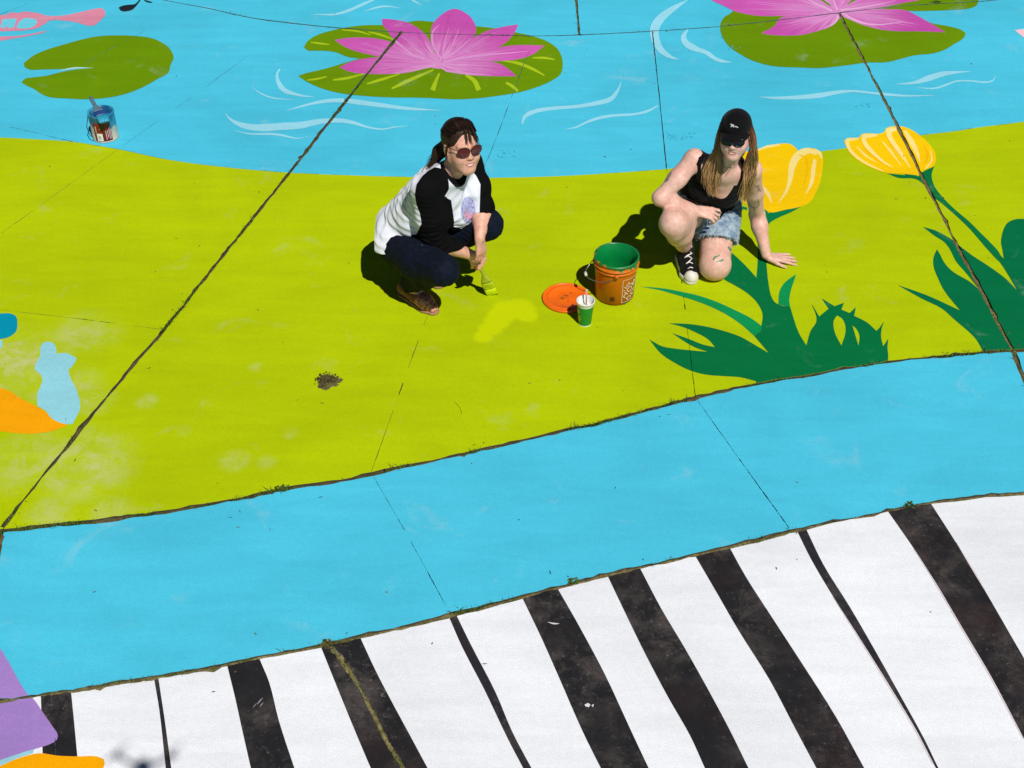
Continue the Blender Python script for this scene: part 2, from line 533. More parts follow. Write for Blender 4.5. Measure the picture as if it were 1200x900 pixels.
def streaks(tips, c, seed, col2, key, parent, w=1.5):
    r = random.Random(seed)
    pol = []
    for (tx, ty, n, sp) in tips:
        for j in range(n):
            a = (j - (n - 1) / 2) / max(1, n - 1) * 2
            ex, ey = tx + r.uniform(-2, 2), ty + a * sp + r.uniform(-1, 1)
            f0, f1 = r.uniform(0.03, 0.22), r.uniform(0.45, 0.85)
            x0, y0 = c[0] + (ex - c[0]) * f0, c[1] + (ey - c[1]) * f0
            x1, y1 = c[0] + (ex - c[0]) * f1, c[1] + (ey - c[1]) * f1
            mx, my = (x0 + x1) / 2, (y0 + y1) / 2 + r.uniform(-1.2, 1.2)
            pol.append(stroke_px([(x0, y0), (mx, my), (x1, y1)], w * r.uniform(0.5, 1.3), (0.9, 0.05)))
    ent(key, 'pale_streak', col2, pol, parent=parent, smooth=False)
streaks([(400,79,5,5), (396,48,5,5), (452,26,5,6), (606,31,5,6), (634,55,6,4), (602,87,5,4)], (512,75), 3, '#D47FC6', 'st2', 'flo2', 1.2)
ent('st2b', 'pale_streak', '#DD98D0', [stroke_px([(460,86),(490,81),(511,76)], [0.5, 2, 3.5]), stroke_px([(462,47),(478,60),(496,69),(511,74)], [2.2, 1.6, 1.2, 0.8]), stroke_px([(518,70),(508,54),(507,38),(515,29)], [1.5, 2.6, 2.2, .3]), stroke_px([(520,70),(540,56),(552,45)], [2.2, 1.6, .4]), stroke_px([(519,70),(521,50),(526,33)], [1.2, 1.4, .3]), stroke_px([(522,83),(545,86),(575,88)], [2.5, 2, .4]), stroke_px([(520,73),(556,66),(600,62),(620,60)], [2.4, 2, 1.2, .3]), stroke_px([(517,71),(530,54),(538,33)], [1, 1.4, .3])], parent='flo2', smooth=False)

# right lily pad and flower (runs out of the top of the photo)
ent('pad3', 'painted_lily_pad', PAD, [(858,14),(848,21),(844,30),(846,42),(854,54),(868,64),(884,72),(906,77.6),(940,79.4),(960,80),(990,77),(1016,73.6),(1040,73),(1056,69),(1072,65),(1092,63),(1106,59),(1118,52),(1130,44),(1131.6,39),(1126,35),(1112,31),(1088,26),(1074,18),(1062,12.6),(1066,13),(1088,13),(1120,11.6),(1136,10),(1145,6),(1147,1),(1135,-14),(1090,-28),(1000,-40),(905,-30),(868,-10)], label='green painted lily pad cut off by the top right edge')
ent('flo3', 'painted_pink_water_lily', PINK, [(965,15),(975,6),(990,4),(1000,12),(990,20),(980,22)], kind='petal3', label='pink painted water lily cut off by the top edge')
PET3 = [
 [(892,39),(902,41),(940,41),(960,36),(972,32),(983,22),(982,14),(960,15),(930,18),(913,22),(908,30)],
 [(826,-6),(833,0),(848,7),(860,13),(876,17),(892,19),(910,19),(940,18),(981,14),(960,2),(930,-8),(880,-14)],
 [(1108,38),(1088,26),(1072,17),(1062,12.4),(1040,11),(1010,12),(984,14),(988,19),(1000,25),(1016,31),(1040,36),(1080,37)],
 [(1096,-9),(1078,0),(1060,3.4),(1040,7),(1010,11),(984,13),(1000,2),(1040,-12)],
 [(984,13),(960,-4),(930,-30),(985,-50),(1030,-30),(1005,-6)],
]
for i, q in enumerate(PET3):
    ent('pet3_%d' % i, 'petal', ['#CA55B2', '#CE5CB6', '#C650AE'][i % 3], q, parent='flo3', kind='petal3')
streaks([(900,36,5,4), (850,4,7,7), (1100,34,6,4), (1070,2,5,4), (930,-15,4,5), (990,-20,3,6)], (982,14), 5, '#D886CA', 'st3', 'flo3', 1.2)
ent('st3b', 'pale_streak', '#E6B0DA', [stroke_px([(983,18),(978,27),(966,33)], [2.4, 2, .4]), stroke_px([(986,14),(1000,23),(1022,29),(1058,26)], [1, 2.2, 1.6, .4]), stroke_px([(975,13),(958,5),(940,-3)], [2.2, 1.6, .4]), stroke_px([(985,12),(1010,9),(1050,1)], [2, 1.4, .3]), stroke_px([(981,12),(978,3),(972,-8)], [2, 1.4, .3])], parent='flo3', smooth=False)
ent('fleck', 'painted_pale_pink_tip', '#F2C8D4', [(1189,35.6),(1200,34),(1240,30),(1240,60),(1200,44)])

# ripples
RIP = [([(367,17),(392,17),(410,12),(428,4),(446,-3)],[.6,2.4,3.4,3,1]), ([(426,14),(438,10),(452,7.6),(470,10)],2.2), ([(480,-1),(486,2),(494,5.6)],2.6),
 ([(328,81),(325,86),(326,96),(332,105),(344,110),(358,113),(368,113.6)],[2,4,6,5,3,2,.5]), ([(295,102),(306,110),(320,115),(346,117)],1.8),
 ([(336,130),(356,124),(380,119),(400,118),(420,120),(450,124),(480,127.6),(518,129.6)],[.5,2.5,4,5,6,5,3.5,.4]),
 ([(264,133),(270,140),(284,147),(306,150),(330,148.4),(352,147),(376,142.4),(400,141.6),(414,144),(430,149),(448,151.6),(464,149),(478,148)],[.5,4,7,8.5,8.5,8,6,5,4,2.4,1.8,1.4,.4]),
 ([(274,153),(292,157),(320,157.4),(332,159),(348,162.4),(362,160)],2.6),
 ([(612,146),(614,138),(626,131),(650,127),(676,125),(700,121),(716,116),(724,106),(728,96)],[1.5,5,4.5,4,4,5,5.5,4,.4]),
 ([(662,152),(676,149),(684,145),(700,139),(720,135.6),(744,134),(760,130),(771,124)],[.3,2,3,3.4,3,2.6,3,1.5]),
 ([(806,0),(788,11),(774,22),(767,34),(768,46),(774,58),(786,67),(796,70)],[.5,6,9,10.5,10,8,5,.4]),
 ([(806,35),(801,43),(803,50),(812,56),(828,62),(840,70),(858,73.6)],[1.5,7,8,5,5,4,.4]),
 ([(889,113.6),(908,115),(940,114),(960,112),(984,108),(1000,107),(1020,109),(1040,111),(1060,112.4),(1096,112)],[.3,3,5,6,4,2.6,2.4,3.2,2.4,.4]),
 ([(1049,99),(1072,97),(1088,92),(1104,87),(1120,85),(1138,84)],[.3,3.5,7,6,3,.4]),
 ([(1074,103),(1096,103.6),(1108,100),(1120,95.6),(1136,95),(1158,96.4),(1164,94),(1167,89)],[.3,1.6,2.4,2.2,1.6,1.8,2,.8])]
for i, (p, w) in enumerate(RIP):
    ent('rip%d' % i, 'painted_ripple', FOAM, stroke_px(p, w), smooth=False)

# faint dusty footprints on the blue
def prints(cx, cy, w, h, n, seed, slope=0.0):
    r = random.Random(seed)
    out = []
    for _ in range(n):
        x = cx + r.uniform(-w, w)
        y = cy + r.uniform(-h, h) + slope * (x - cx)
        a, l = r.uniform(-.5, .5), r.uniform(.8, 2.2)
        out.append(stroke_px([(x - l * math.cos(a), y - l * .5 * math.sin(a)), (x, y + r.uniform(-.3, .3)), (x + l * math.cos(a), y + l * .5 * math.sin(a))], r.uniform(.6, 1.3)))
    return out
ent('foot', 'dusty_footprint', '#3FB2CE', prints(799, 160, 17, 4, 30, 1) + prints(592, 180, 13, 5, 18, 2) + prints(862, 56, 8, 2, 5, 3) + prints(1010, 126, 10, 3, 8, 4, -.2) + prints(560, 172, 8, 3, 6, 6), smooth=False)
# plants and tulips
DG, BG = '#00713E', '#0A9251'
ent('stem1', 'painted_tulip_stem', '#047F47', [[(894,246),(897,241),(900,250),(914,246),(928,242.5),(943.5,239.5),(928,248.5),(911,256),(901,263),(900,280),(898,300),(900,330),(886,330),(888,304),(888,284),(892,262)], [(855,240),(862,240.5),(875,243),(876,246.5),(865,244)]], label='green painted stem and calyx of the tulip behind the kneeling woman')
ent('plant1', 'painted_green_plant', DG, [(888,300),(888.4,328),(878,316),(866,304),(854,294),(832,284),(836,310),(848,327),(860,334),(876,344),(888,356),(893.6,368),(892.4,382),(888,384),(884,394),(901,414),(884,404),(868,395),(848,388),(828,383),(808,380),(784,379),(802,384),(818,391),(830,398),(838,407),(824,404),(806,397),(788,390.6),(800,399),(814,407),(829.6,412.6),(808,410.6),(790,408.6),(776,406),(761,398),(774,414),(790,425),(808,434),(826,439),(848,441),(868,442.4),(886,447),(886,452),(940,444),(990,435),(1040,427),(1041,418),(1040,408),(1041,397),(1035,406),(1032.4,394),(1033.6,384),(1036.4,376.4),(1030,385),(1027,388),(1016,378),(1001,370.4),(1003,360),(995.6,367),(986,363),(989,355),(978,359),(963,350),(971,362),(960,371),(951,356),(957,376),(950,388),(945,405),(936,390),(926,360),(912,357),(906,352),(900,328),(898,306)],
    label='dark green painted leaves beneath the tulip beside the kneeling woman', corner=48)
ent('blade1', 'bright_leaf', BG, [[(892.4,382),(880,373),(860,363),(840,354),(820,347),(800,342.4),(776,338),(750,336),(772,340),(800,348),(824,356),(848,367),(868,380),(884,394),(892,388)], [(912,357),(926,360),(925,350),(933,321.4),(920,331),(914,340)]], parent='plant1', corner=45)
ent('gap1', 'lime_gap', LIME, [[(981,370),(977,376),(978.4,390),(986,405),(990.6,390),(990,380),(986,373)], [(999,382),(1002,392),(1006,405),(1007,394),(1003.6,386)]], parent='plant1', kind='lime', corner=50)
YL, YP = '#FCCD04', '#FCE48C'
ent('tul1', 'painted_yellow_tulip', YL, [(886,176),(900,171),(914,168.6),(926,169),(932,173),(935,177),(940,175),(950,173.6),(960,177),(964,183),(964,196),(961,214),(956,226),(948,238),(936,243),(920,246),(902,249),(894,244),(870,238),(860,236),(853,225),(850,200),(858,182),(872,178)], label='yellow painted tulip behind the kneeling woman')
ent('tul1h', 'pale_petal_edge', YP, [stroke_px([(957,181),(949,177),(940,179),(933,185),(928,196),(926,210),(921,225),(912,238)], [3,8,9,8,6,4,2.5,.5]), stroke_px([(963,186),(961,180),(954,176)], [1.5,4,4]), stroke_px([(955,187),(953,200),(951,214),(944,228)], [4,5,4,.6]), stroke_px([(892,219),(900,227),(904,238)], [5,4,1]), stroke_px([(888,176),(900,172),(914,170)], [2,3.4,1.5])], parent='tul1', smooth=False)
ent('tul1o', 'orange_petal_shade', '#F8C000', [stroke_px([(936,182),(944,184),(946,200),(940,222)], [1,3,3,.4])], parent='tul1', smooth=False)
ent('plant2', 'painted_green_plant', '#006F43', [(1260,256),(1200,256.7),(1190.7,257),(1181,261),(1177,266.7),(1174,276),(1173,284),(1174.7,293),(1176.4,303.6),(1172,298.7),(1160,284),(1156,290),(1172,308),(1192.4,341),(1180,328),(1160,313),(1140,300),(1128,291),(1116,281.3),(1097,270.7),(1081.6,266),(1096,277),(1106.7,284),(1113,292),(1120,306),(1132,320),(1147,339),(1136,330),(1116,318),(1106,307),(1102,299),(1098,292.4),(1094,302),(1094,312),(1100,328),(1106,340),(1125,364),(1108,356),(1088,347),(1072,341),(1052.4,334.4),(1080,350),(1104,362),(1120,376),(1132,386),(1144,398),(1153,414),(1200,414),(1262,420)], label='dark green painted leaves at the right edge', corner=48)
ent('stem2', 'painted_tulip_stem', '#04743F', [(1040,203.5),(1061,205.6),(1057,200),(1067,203),(1076,207),(1081,202),(1095,195),(1092,203),(1092,209),(1096,220),(1102.7,229),(1113,240),(1125,250.7),(1136,260),(1149,273),(1160,284),(1172,298.7),(1172,308),(1164,300),(1150.7,285),(1136,268),(1120,252.7),(1098.7,234.7),(1093,231),(1085,218.7),(1073,210),(1053,208.7)], label='green painted stem of the tulip crossed by the joint', corner=50)
ent('tul2', 'painted_yellow_tulip', YL, [(989,166),(992,162.4),(1007,161),(1009,158),(1020,156.4),(1030,157),(1036,155),(1038,151),(1048,148),(1060,149),(1074,156),(1088,168),(1096,180),(1097,188),(1093,195.5),(1082,200),(1077,206),(1060,204),(1040,203),(1024,198),(1008,190),(996,180)], label='yellow painted tulip crossed by the wide joint')
ent('tul2h', 'pale_petal_edge', YP, [stroke_px([(1006,162.5),(993,164),(994,172),(1003,183),(1018,193),(1036,201)], [2,4,3.4,2.6,2,.5]), stroke_px([(1028,158.5),(1012,160),(1013,167),(1022,178),(1034,189),(1046,196)], [2,5,5,4,3,.5]), stroke_px([(1056,150.5),(1041,153),(1043,162),(1052,175),(1061,188),(1067,197)], [2,6,6,5,3,.5]), stroke_px([(1060,153),(1068,166),(1075,180),(1078,190)], [3,6,5,1]), stroke_px([(1090,176),(1092,188),(1084,198)], [.6,2,1]), stroke_px([(1004,172),(1014,182),(1026,190)], [1,2.2,.5]), stroke_px([(1034,166),(1044,178),(1056,194)], [1,2.4,.5])], parent='tul2', smooth=False)
ent('tul2o', 'orange_petal_shade', '#F7BC00', [stroke_px([(1008,163),(1014,175),(1028,187),(1044,198)], [1,2.4,2,.4]), stroke_px([(1037,157),(1044,170),(1056,184)], [1,2.6,.5]), stroke_px([(1082,170),(1087,182),(1082,194)], [1,3,.5])], parent='tul2', smooth=False)

# ---------------------------------------------------------------- paving joints
def jit(pts_px, w, seed, step=0.03, rough=0.35, z=0):
    """joint: irregular slot round a surveyed line; returns polygon and centre line with half widths"""
    r = random.Random(seed)
    c = [gnd(*q)[:2] for q in smooth_poly(pts_px, False, k=6, corner=40)]
    out, acc = [c[0]], 0.0
    for a, b in zip(c[:-1], c[1:]):
        L = np.linalg.norm(b - a)
        m = max(1, int(L / step))
        for j in range(1, m + 1):
            out.append(a + (b - a) * j / m)
    n = len(out)
    lo = [r.gauss(0, 1) for _ in range(n + 8)]
    sm = [sum(lo[i:i + 5]) / 5 for i in range(n + 4)]
    L, R, hw = [], [], []
    for i, q in enumerate(out):
        t = unit(out[min(i + 1, n - 1)] - out[max(i - 1, 0)])
        nn = V(-t[1], t[0])
        a = w / 2 * (1 + rough * (0.8 * sm[i] + 0.35 * r.gauss(0, 1)))
        b = w / 2 * (1 + rough * (0.8 * sm[i + 3] + 0.35 * r.gauss(0, 1)))
        if w > .009 and r.random() < .035:      # chipped lips
            a *= r.uniform(1.3, 2.0)
        if w > .009 and r.random() < .035:
            b *= r.uniform(1.3, 2.0)
        a, b = max(a, w * .12), max(b, w * .12)
        L.append(q + nn * a)
        R.append(q - nn * b)
        hw.append((a + b) / 2)
    return [tuple(q) for q in L + R[::-1]], out, hw

J8 = [(-420,668),(-200,645),(0,623),(67,615),(133,608),(180,602),(267,587),(323,575),(400,563),(475,546.5),(538,533),(565,527),(614,516),(666,503),(700,496.5),(760,480),(806,468),(888,450),(940,441.5),(990,432.5),(1040,424.5),(1080,419.5),(1120,416),(1160,412.5),(1188,411),(1260,412),(1420,424),(1700,460)]
J9 = [(-420,880),(-200,850),(0,822),(44,815),(85,809),(124,803),(178,794.5),(240,784),(300,771.5),(373,757),(424,746),(480,733),(533,719.5),(613,699.5),(712,673.5),(760,663),(815,650),(887,633),(933,621.5),(1041,599),(1090,589),(1200,578),(1400,570),(1700,580)]
J2 = [(-200,-110),(60,-36),(192,0),(240,9),(290,20),(340,27),(400,33),(470,38),(560,41),(640,42),(700,40),(765,36.5),(850,30.5),(910,24),(985,15),(1060,7),(1145,2),(1200,-4),(1400,-32)]
J1 = [(471,37),(440,74.5),(413,109),(388,140),(358,178.5),(229,340),(190,389),(143,443.5),(87,512.5),(40,570.5),(3,618)]
J3 = [(983,15),(1014,74),(1052,148),(1067,179),(1079,204),(1091,227),(1103,250),(1116,276),(1125,294),(1148,336.5),(1168,376),(1186,409)]
JOINTS = [  # name, line, width, roughness, tint (0 dark moss, 1 dry), weed density per metre
 ('a', J1, 0.019, .60, 0.30, 150), ('b', J2, 0.0105, .5, 0.15, 50), ('c', J3, 0.020, .5, 0.75, 35),
 ('d', [(660,-130),(668,-60),(675,0),(679,41)], 0.018, .35, 0.4, 40), ('e', [(764.5,37),(773,117),(781,197)], 0.0065, .5, 0.1, 12),
 ('f', J8, 0.021, .65, 0.3, 210), ('g', J9, 0.020, .65, 0.6, 150), ('h', [(386,755),(404,778),(418,800),(436,833),(451,864),(471,898),(540,1020),(640,1230)], 0.019, .45, 1.0, 60),
 ('i', [(2,620),(-1,640),(-10,700),(-30,830)], 0.02, .4, 0.3, 60), ('j', [(1187,410),(1200,445),(1235,520),(1275,600),(1330,720),(1420,900)], 0.023, .35, 0.45, 40)]
JP, JC = [], []
for i, (nm, ln, w, rg, tint, wd) in enumerate(JOINTS):
    poly, cl, hw = jit(ln, w, 40 + i, rough=rg)
    JP.append(poly)
    JC.append((cl, hw, tint, wd))
# hairline saw cuts: broken, only partly open
HAIR = [([(781,197),(789,256),(797,314),(806,390),(815,467)], .0045, .7), ([(818,470),(870,543),(925,619)], .0055, .92), ([(620,60),(612,80),(575,178),(562,207)], .0045, .7), ([(562,208),(500,372),(435,553)], .004, .62),
        ([(438,559),(480,632),(528,720)], .004, .55), ([(290,66),(185,142),(145,170)], .0035, .5), ([(145,170),(80,217),(2,273)], .0035, .55), ([(170,36),(123,61),(95,77)], .003, .6),
        ([(-60,136),(8,148),(85,166)], .0045, .6), ([(-60,355),(0,363),(80,372),(190,386)], .0035, .6), ([(-40,34),(0,17),(33,4)], .0065, .95), ([(85,166),(140,175),(200,187.5),(330,202)], .0035, .75),
        ([(340,202.5),(450,206.5),(560,208.3)], .0035, .5), ([(700,203.5),(740,201),(782,198)], .004, .6), ([(1076,158.5),(1146,149.5),(1210,142)], .0035, .4), ([(60,814),(63,845),(66,886)], .004, .7)]
CR = random.Random(99)
HP = []
for i, (ln, w, fill) in enumerate(HAIR):
    c = smooth_poly(ln, False, k=40)
    n = len(c)
    j = 0
    while j < n - 1:
        run = max(2, int(CR.uniform(2, 7)))
        if CR.random() < fill ** 0.5 + 0.05:
            seg = c[j:j + run + 1]
            if len(seg) > 1:
                HP.append(jit([tuple(q) for q in seg], w * CR.uniform(.35, .9), 300 + i * 50 + j, step=0.03, rough=.9)[0])
        j += run
HP.append(jit([(532,470),(539,478),(541,485)], .0022, 5, rough=.6)[0])
# the broken hole in the lime slab
_h = gnd(384, 448)
HOLE = []
for i in range(22):
    a = 2 * math.pi * i / 22
    r = 0.045 * (1 + CR.uniform(-.3, .3))
    HOLE.append((_h[0] + r * 1.1 * math.cos(a), _h[1] + r * 1.15 * math.sin(a)))
GAPS = JP + HP + [HOLE]

# paint zones
WB = [(-500,150),(-200,158),(0,161),(40,163),(85,166),(140,175),(200,187.5),(270,196.5),(340,202.3),(450,206.5),(560,208.3),(650,206.5),(720,202.5),(780,198),(880,188),(964,177),(990,173.6),(1040,165),(1080,158.3),(1120,153.5),(1146,149.3),(1200,142.5),(1300,128),(1600,80)]
DX0, DX1, DY0, DY1 = -6.5, 6.5, 1.4, 12.6
wbg = px2g(smooth_poly(WB, False, k=6))
j8g = px2g(smooth_poly(J8, False, k=6, corner=40))
j9g = px2g(smooth_poly(J9, False, k=6, corner=40))
Z_WATER = [(-30, 30)] + [(-30, wbg[0][1])] + wbg + [(30, wbg[-1][1]), (30, 30)]
Z_LIME = [(-30, 30)] + [(-30, j8g[0][1])] + j8g + [(30, j8g[-1][1]), (30, 30)]
Z_STRIP = [(-30, 30)] + [(-30, j9g[0][1])] + j9g + [(30, j9g[-1][1]), (30, 30)]

def inside(pts, poly):
    P = np.asarray(poly)
    x, y = pts[:, 0], pts[:, 1]
    res = np.zeros(len(pts), bool)
    lo, hi = P.min(0), P.max(0)
    m = (x >= lo[0]) & (x <= hi[0]) & (y >= lo[1]) & (y <= hi[1])
    if not m.any():
        return res
    xx, yy = x[m], y[m]
    r = np.zeros(len(xx), bool)
    Q = np.roll(P, -1, 0)
    for (x1, y1), (x2, y2) in zip(P, Q):
        if y1 == y2:
            continue
        c = ((y1 > yy) != (y2 > yy)) & (xx < (x2 - x1) * (yy - y1) / (y2 - y1) + x1)
        r ^= c
    res[m] = r
    return res

cv, ce = [], []
def add_loop(poly, closed=True):
    o = len(cv)
    cv.extend(Vector((float(a), float(b))) for a, b in poly)
    n = len(poly)
    ce.extend((o + i, o + (i + 1) % n) for i in range(n if closed else n - 1))
add_loop([(DX0, DY0), (DX1, DY0), (DX1, DY1), (DX0, DY1)])
for g_ in GAPS:
    add_loop(g_)
for e_ in ENT:
    for p_ in e_['polys']:
        add_loop(p_)
add_loop(wbg, False)
vo, eo, fo = delaunay_2d_cdt(cv, ce, [], 0, 1e-5)[:3]
vo = np.array([(v.x, v.y) for v in vo])
fo = np.array([f for f in fo if len(f) == 3])
cen = vo[fo].mean(1)
a_ = vo[fo[:, 1]] - vo[fo[:, 0]]
b_ = vo[fo[:, 2]] - vo[fo[:, 0]]
flip = (a_[:, 0] * b_[:, 1] - a_[:, 1] * b_[:, 0]) < 0
fo[flip] = fo[flip][:, ::-1]
keep = (cen[:, 0] > DX0) & (cen[:, 0] < DX1) & (cen[:, 1] > DY0) & (cen[:, 1] < DY1)
for g_ in GAPS:
    keep &= ~inside(cen, g_)
fo, cen = fo[keep], cen[keep]
zone = np.full(len(fo), 3)
zone[inside(cen, Z_STRIP)] = 2
zone[inside(cen, Z_LIME)] = 1
zone[inside(cen, Z_WATER)] = 0
owner = np.full(len(fo), -1)
for i, e_ in enumerate(ENT):
    for p_ in e_['polys']:
        owner[inside(cen, p_)] = i
# paint on a zone it does not reach: the black keys stop at their joint
for i, e_ in enumerate(ENT):
    if e_['key'].startswith(('key', 'line')):
        owner[(owner == i) & (zone != 3)] = -1
    if e_['key'] in ('plant1', 'plant2'):
        owner[(owner == i) & (zone == 2)] = -1

# the wide ground under and round the slabs
def mat_soil():
    t = NT('joint_soil')
    tint = t.attr('tint')
    nz = t.ramp(t.noise(60, 6, 0.7), 0.3, 0.7)
    c1 = t.mix(nz, lin('#2A241A'), lin('#4C4430'))
    c2 = t.mix(nz, lin('#5E5438'), lin('#9A8E60'))
    c = t.mix(tint, c1, c2)
    c = t.mix(t.ramp(t.noise(16, 5, 0.7), 0.5, 0.66, 0, .75), c, lin('#4C5424'))
    c = t.mix(t.ramp(t.noise(210, 2), 0.72, 0.76, 0, .8), c, lin('#B8AE96'))
    t.bump(t.noise(180, 5, .7), .7, .004)
    return t.done(c, 0.95, Specular_IOR_Level=0.1)
M_SOIL = mat_soil()
_t = NT('ground_concrete')
_c = _t.mix(_t.ramp(_t.noise(0.8, 8, .6), .3, .7), lin('#8D8A82', .8), lin('#A19E96', .8))
_c = _t.mix(_t.ramp(_t.noise(120, 3), .6, .75, 0, .5), _c, lin('#6A675F'))
_t.bump(_t.noise(150, 5), .4, .003)
M_CONC = _t.done(_c, .85)
M_EDGE = plain('grimy_slab_edge', '#4A4334', .95, .3, 60, bump=.5)
gr = mk('ground', [(-150, -60, -.035), (150, -60, -.035), (150, 260, -.035), (-150, 260, -.035)], [(0, 1, 2, 3)], M_CONC, smooth=False)
meta(gr, 'paved plaza covered in a bright painted mural', 'ground', kind='structure')

ZM = [paint(WATER), paint(LIME, 'lime'), paint(STRIP), paint('#E6E9EF', 'white', 0.94)]
# connected slabs
par_ = list(range(len(fo)))
def find(i):
    while par_[i] != i:
        par_[i] = par_[par_[i]]
        i = par_[i]
    return i
edge_of = {}
for fi, f in enumerate(fo):
    for a, b in ((f[0], f[1]), (f[1], f[2]), (f[2], f[0])):
        k = (min(a, b), max(a, b))
        if k in edge_of:
            ra, rb = find(edge_of[k]), find(fi)
            if ra != rb:
                par_[ra] = rb
        else:
            edge_of[k] = fi
comp = np.array([find(i) for i in range(len(fo))])
for cid in sorted(set(comp.tolist()), key=lambda c_: -(comp == c_).sum()):
    sel = np.nonzero(comp == cid)[0]
    ar = np.abs(np.cross(vo[fo[sel][:, 1]] - vo[fo[sel][:, 0]], vo[fo[sel][:, 2]] - vo[fo[sel][:, 0]])).sum() / 2
    if ar < 4e-4:
        continue
    ff = fo[sel]
    used, inv = np.unique(ff.ravel(), return_inverse=True)
    ff = inv.reshape(-1, 3)
    top = np.c_[vo[used], np.zeros(len(used))]
    cnt = {}
    for f in ff:
        for a, b in ((f[0], f[1]), (f[1], f[2]), (f[2], f[0])):
            cnt[(a, b)] = 1
    bd = [(a, b) for (a, b) in cnt if (b, a) not in cnt]
    bot = top.copy()
    bot[:, 2] = -0.034
    n = len(top)
    faces = [tuple(f) for f in ff] + [(b, a, a + n, b + n) for a, b in bd]
    mi = zone[sel].tolist() + [4] * len(bd)
    mk('concrete_slab', np.vstack([top, bot]), faces, None, gr, smooth=False, mats=ZM + [M_EDGE], midx=mi)
# painted figures, a coat above the base colour
OBJ = {}
for i, e_ in enumerate(ENT):
    sel = np.nonzero(owner == i)[0]
    if len(sel) == 0:
        continue
    ff = fo[sel]
    used, inv = np.unique(ff.ravel(), return_inverse=True)
    vv = np.c_[vo[used], np.full(len(used), 0.0016)]
    pr = OBJ.get(e_['parent'], gr)
    o = mk(e_['name'], vv, inv.reshape(-1, 3).astype(np.int32), paint(e_['col'], e_['kind']), pr, smooth=False)
    if e_['label']:
        o['label'] = e_['label']
    OBJ[e_['key']] = o

# soil in the joints
for (cl, hw, tint, wd) in JC:
    pass
sv, sf, sa = [], [], []
for (cl, hw, tint, wd) in JC:
    n = len(cl)
    base = len(sv)
    for i, q in enumerate(cl):
        t = unit(cl[min(i + 1, n - 1)] - cl[max(i - 1, 0)])
        nn = V(-t[1], t[0])
        for s in (-1.6, -.6, 0, .6, 1.6):
            p = q + nn * hw[i] * s
            z = (-0.010 if tint > .44 else -0.015) + (0.006 * (1 - abs(s) / 1.6)) + rng.uniform(-.005, .007)
            if abs(s) > 1:
                z = min(z, -.010)
            sv.append((p[0], p[1], z))
            sa.append(min(1, max(0, tint + rng.gauss(0, .18))))
    for i in range(n - 1):
        for k in range(4):
            a = base + i * 5 + k
            sf.append((a, a + 1, a + 6, a + 5))
so = mk('joint_soil', sv, sf, M_SOIL, gr, attrs={'tint': sa})
so['kind'] = 'stuff'
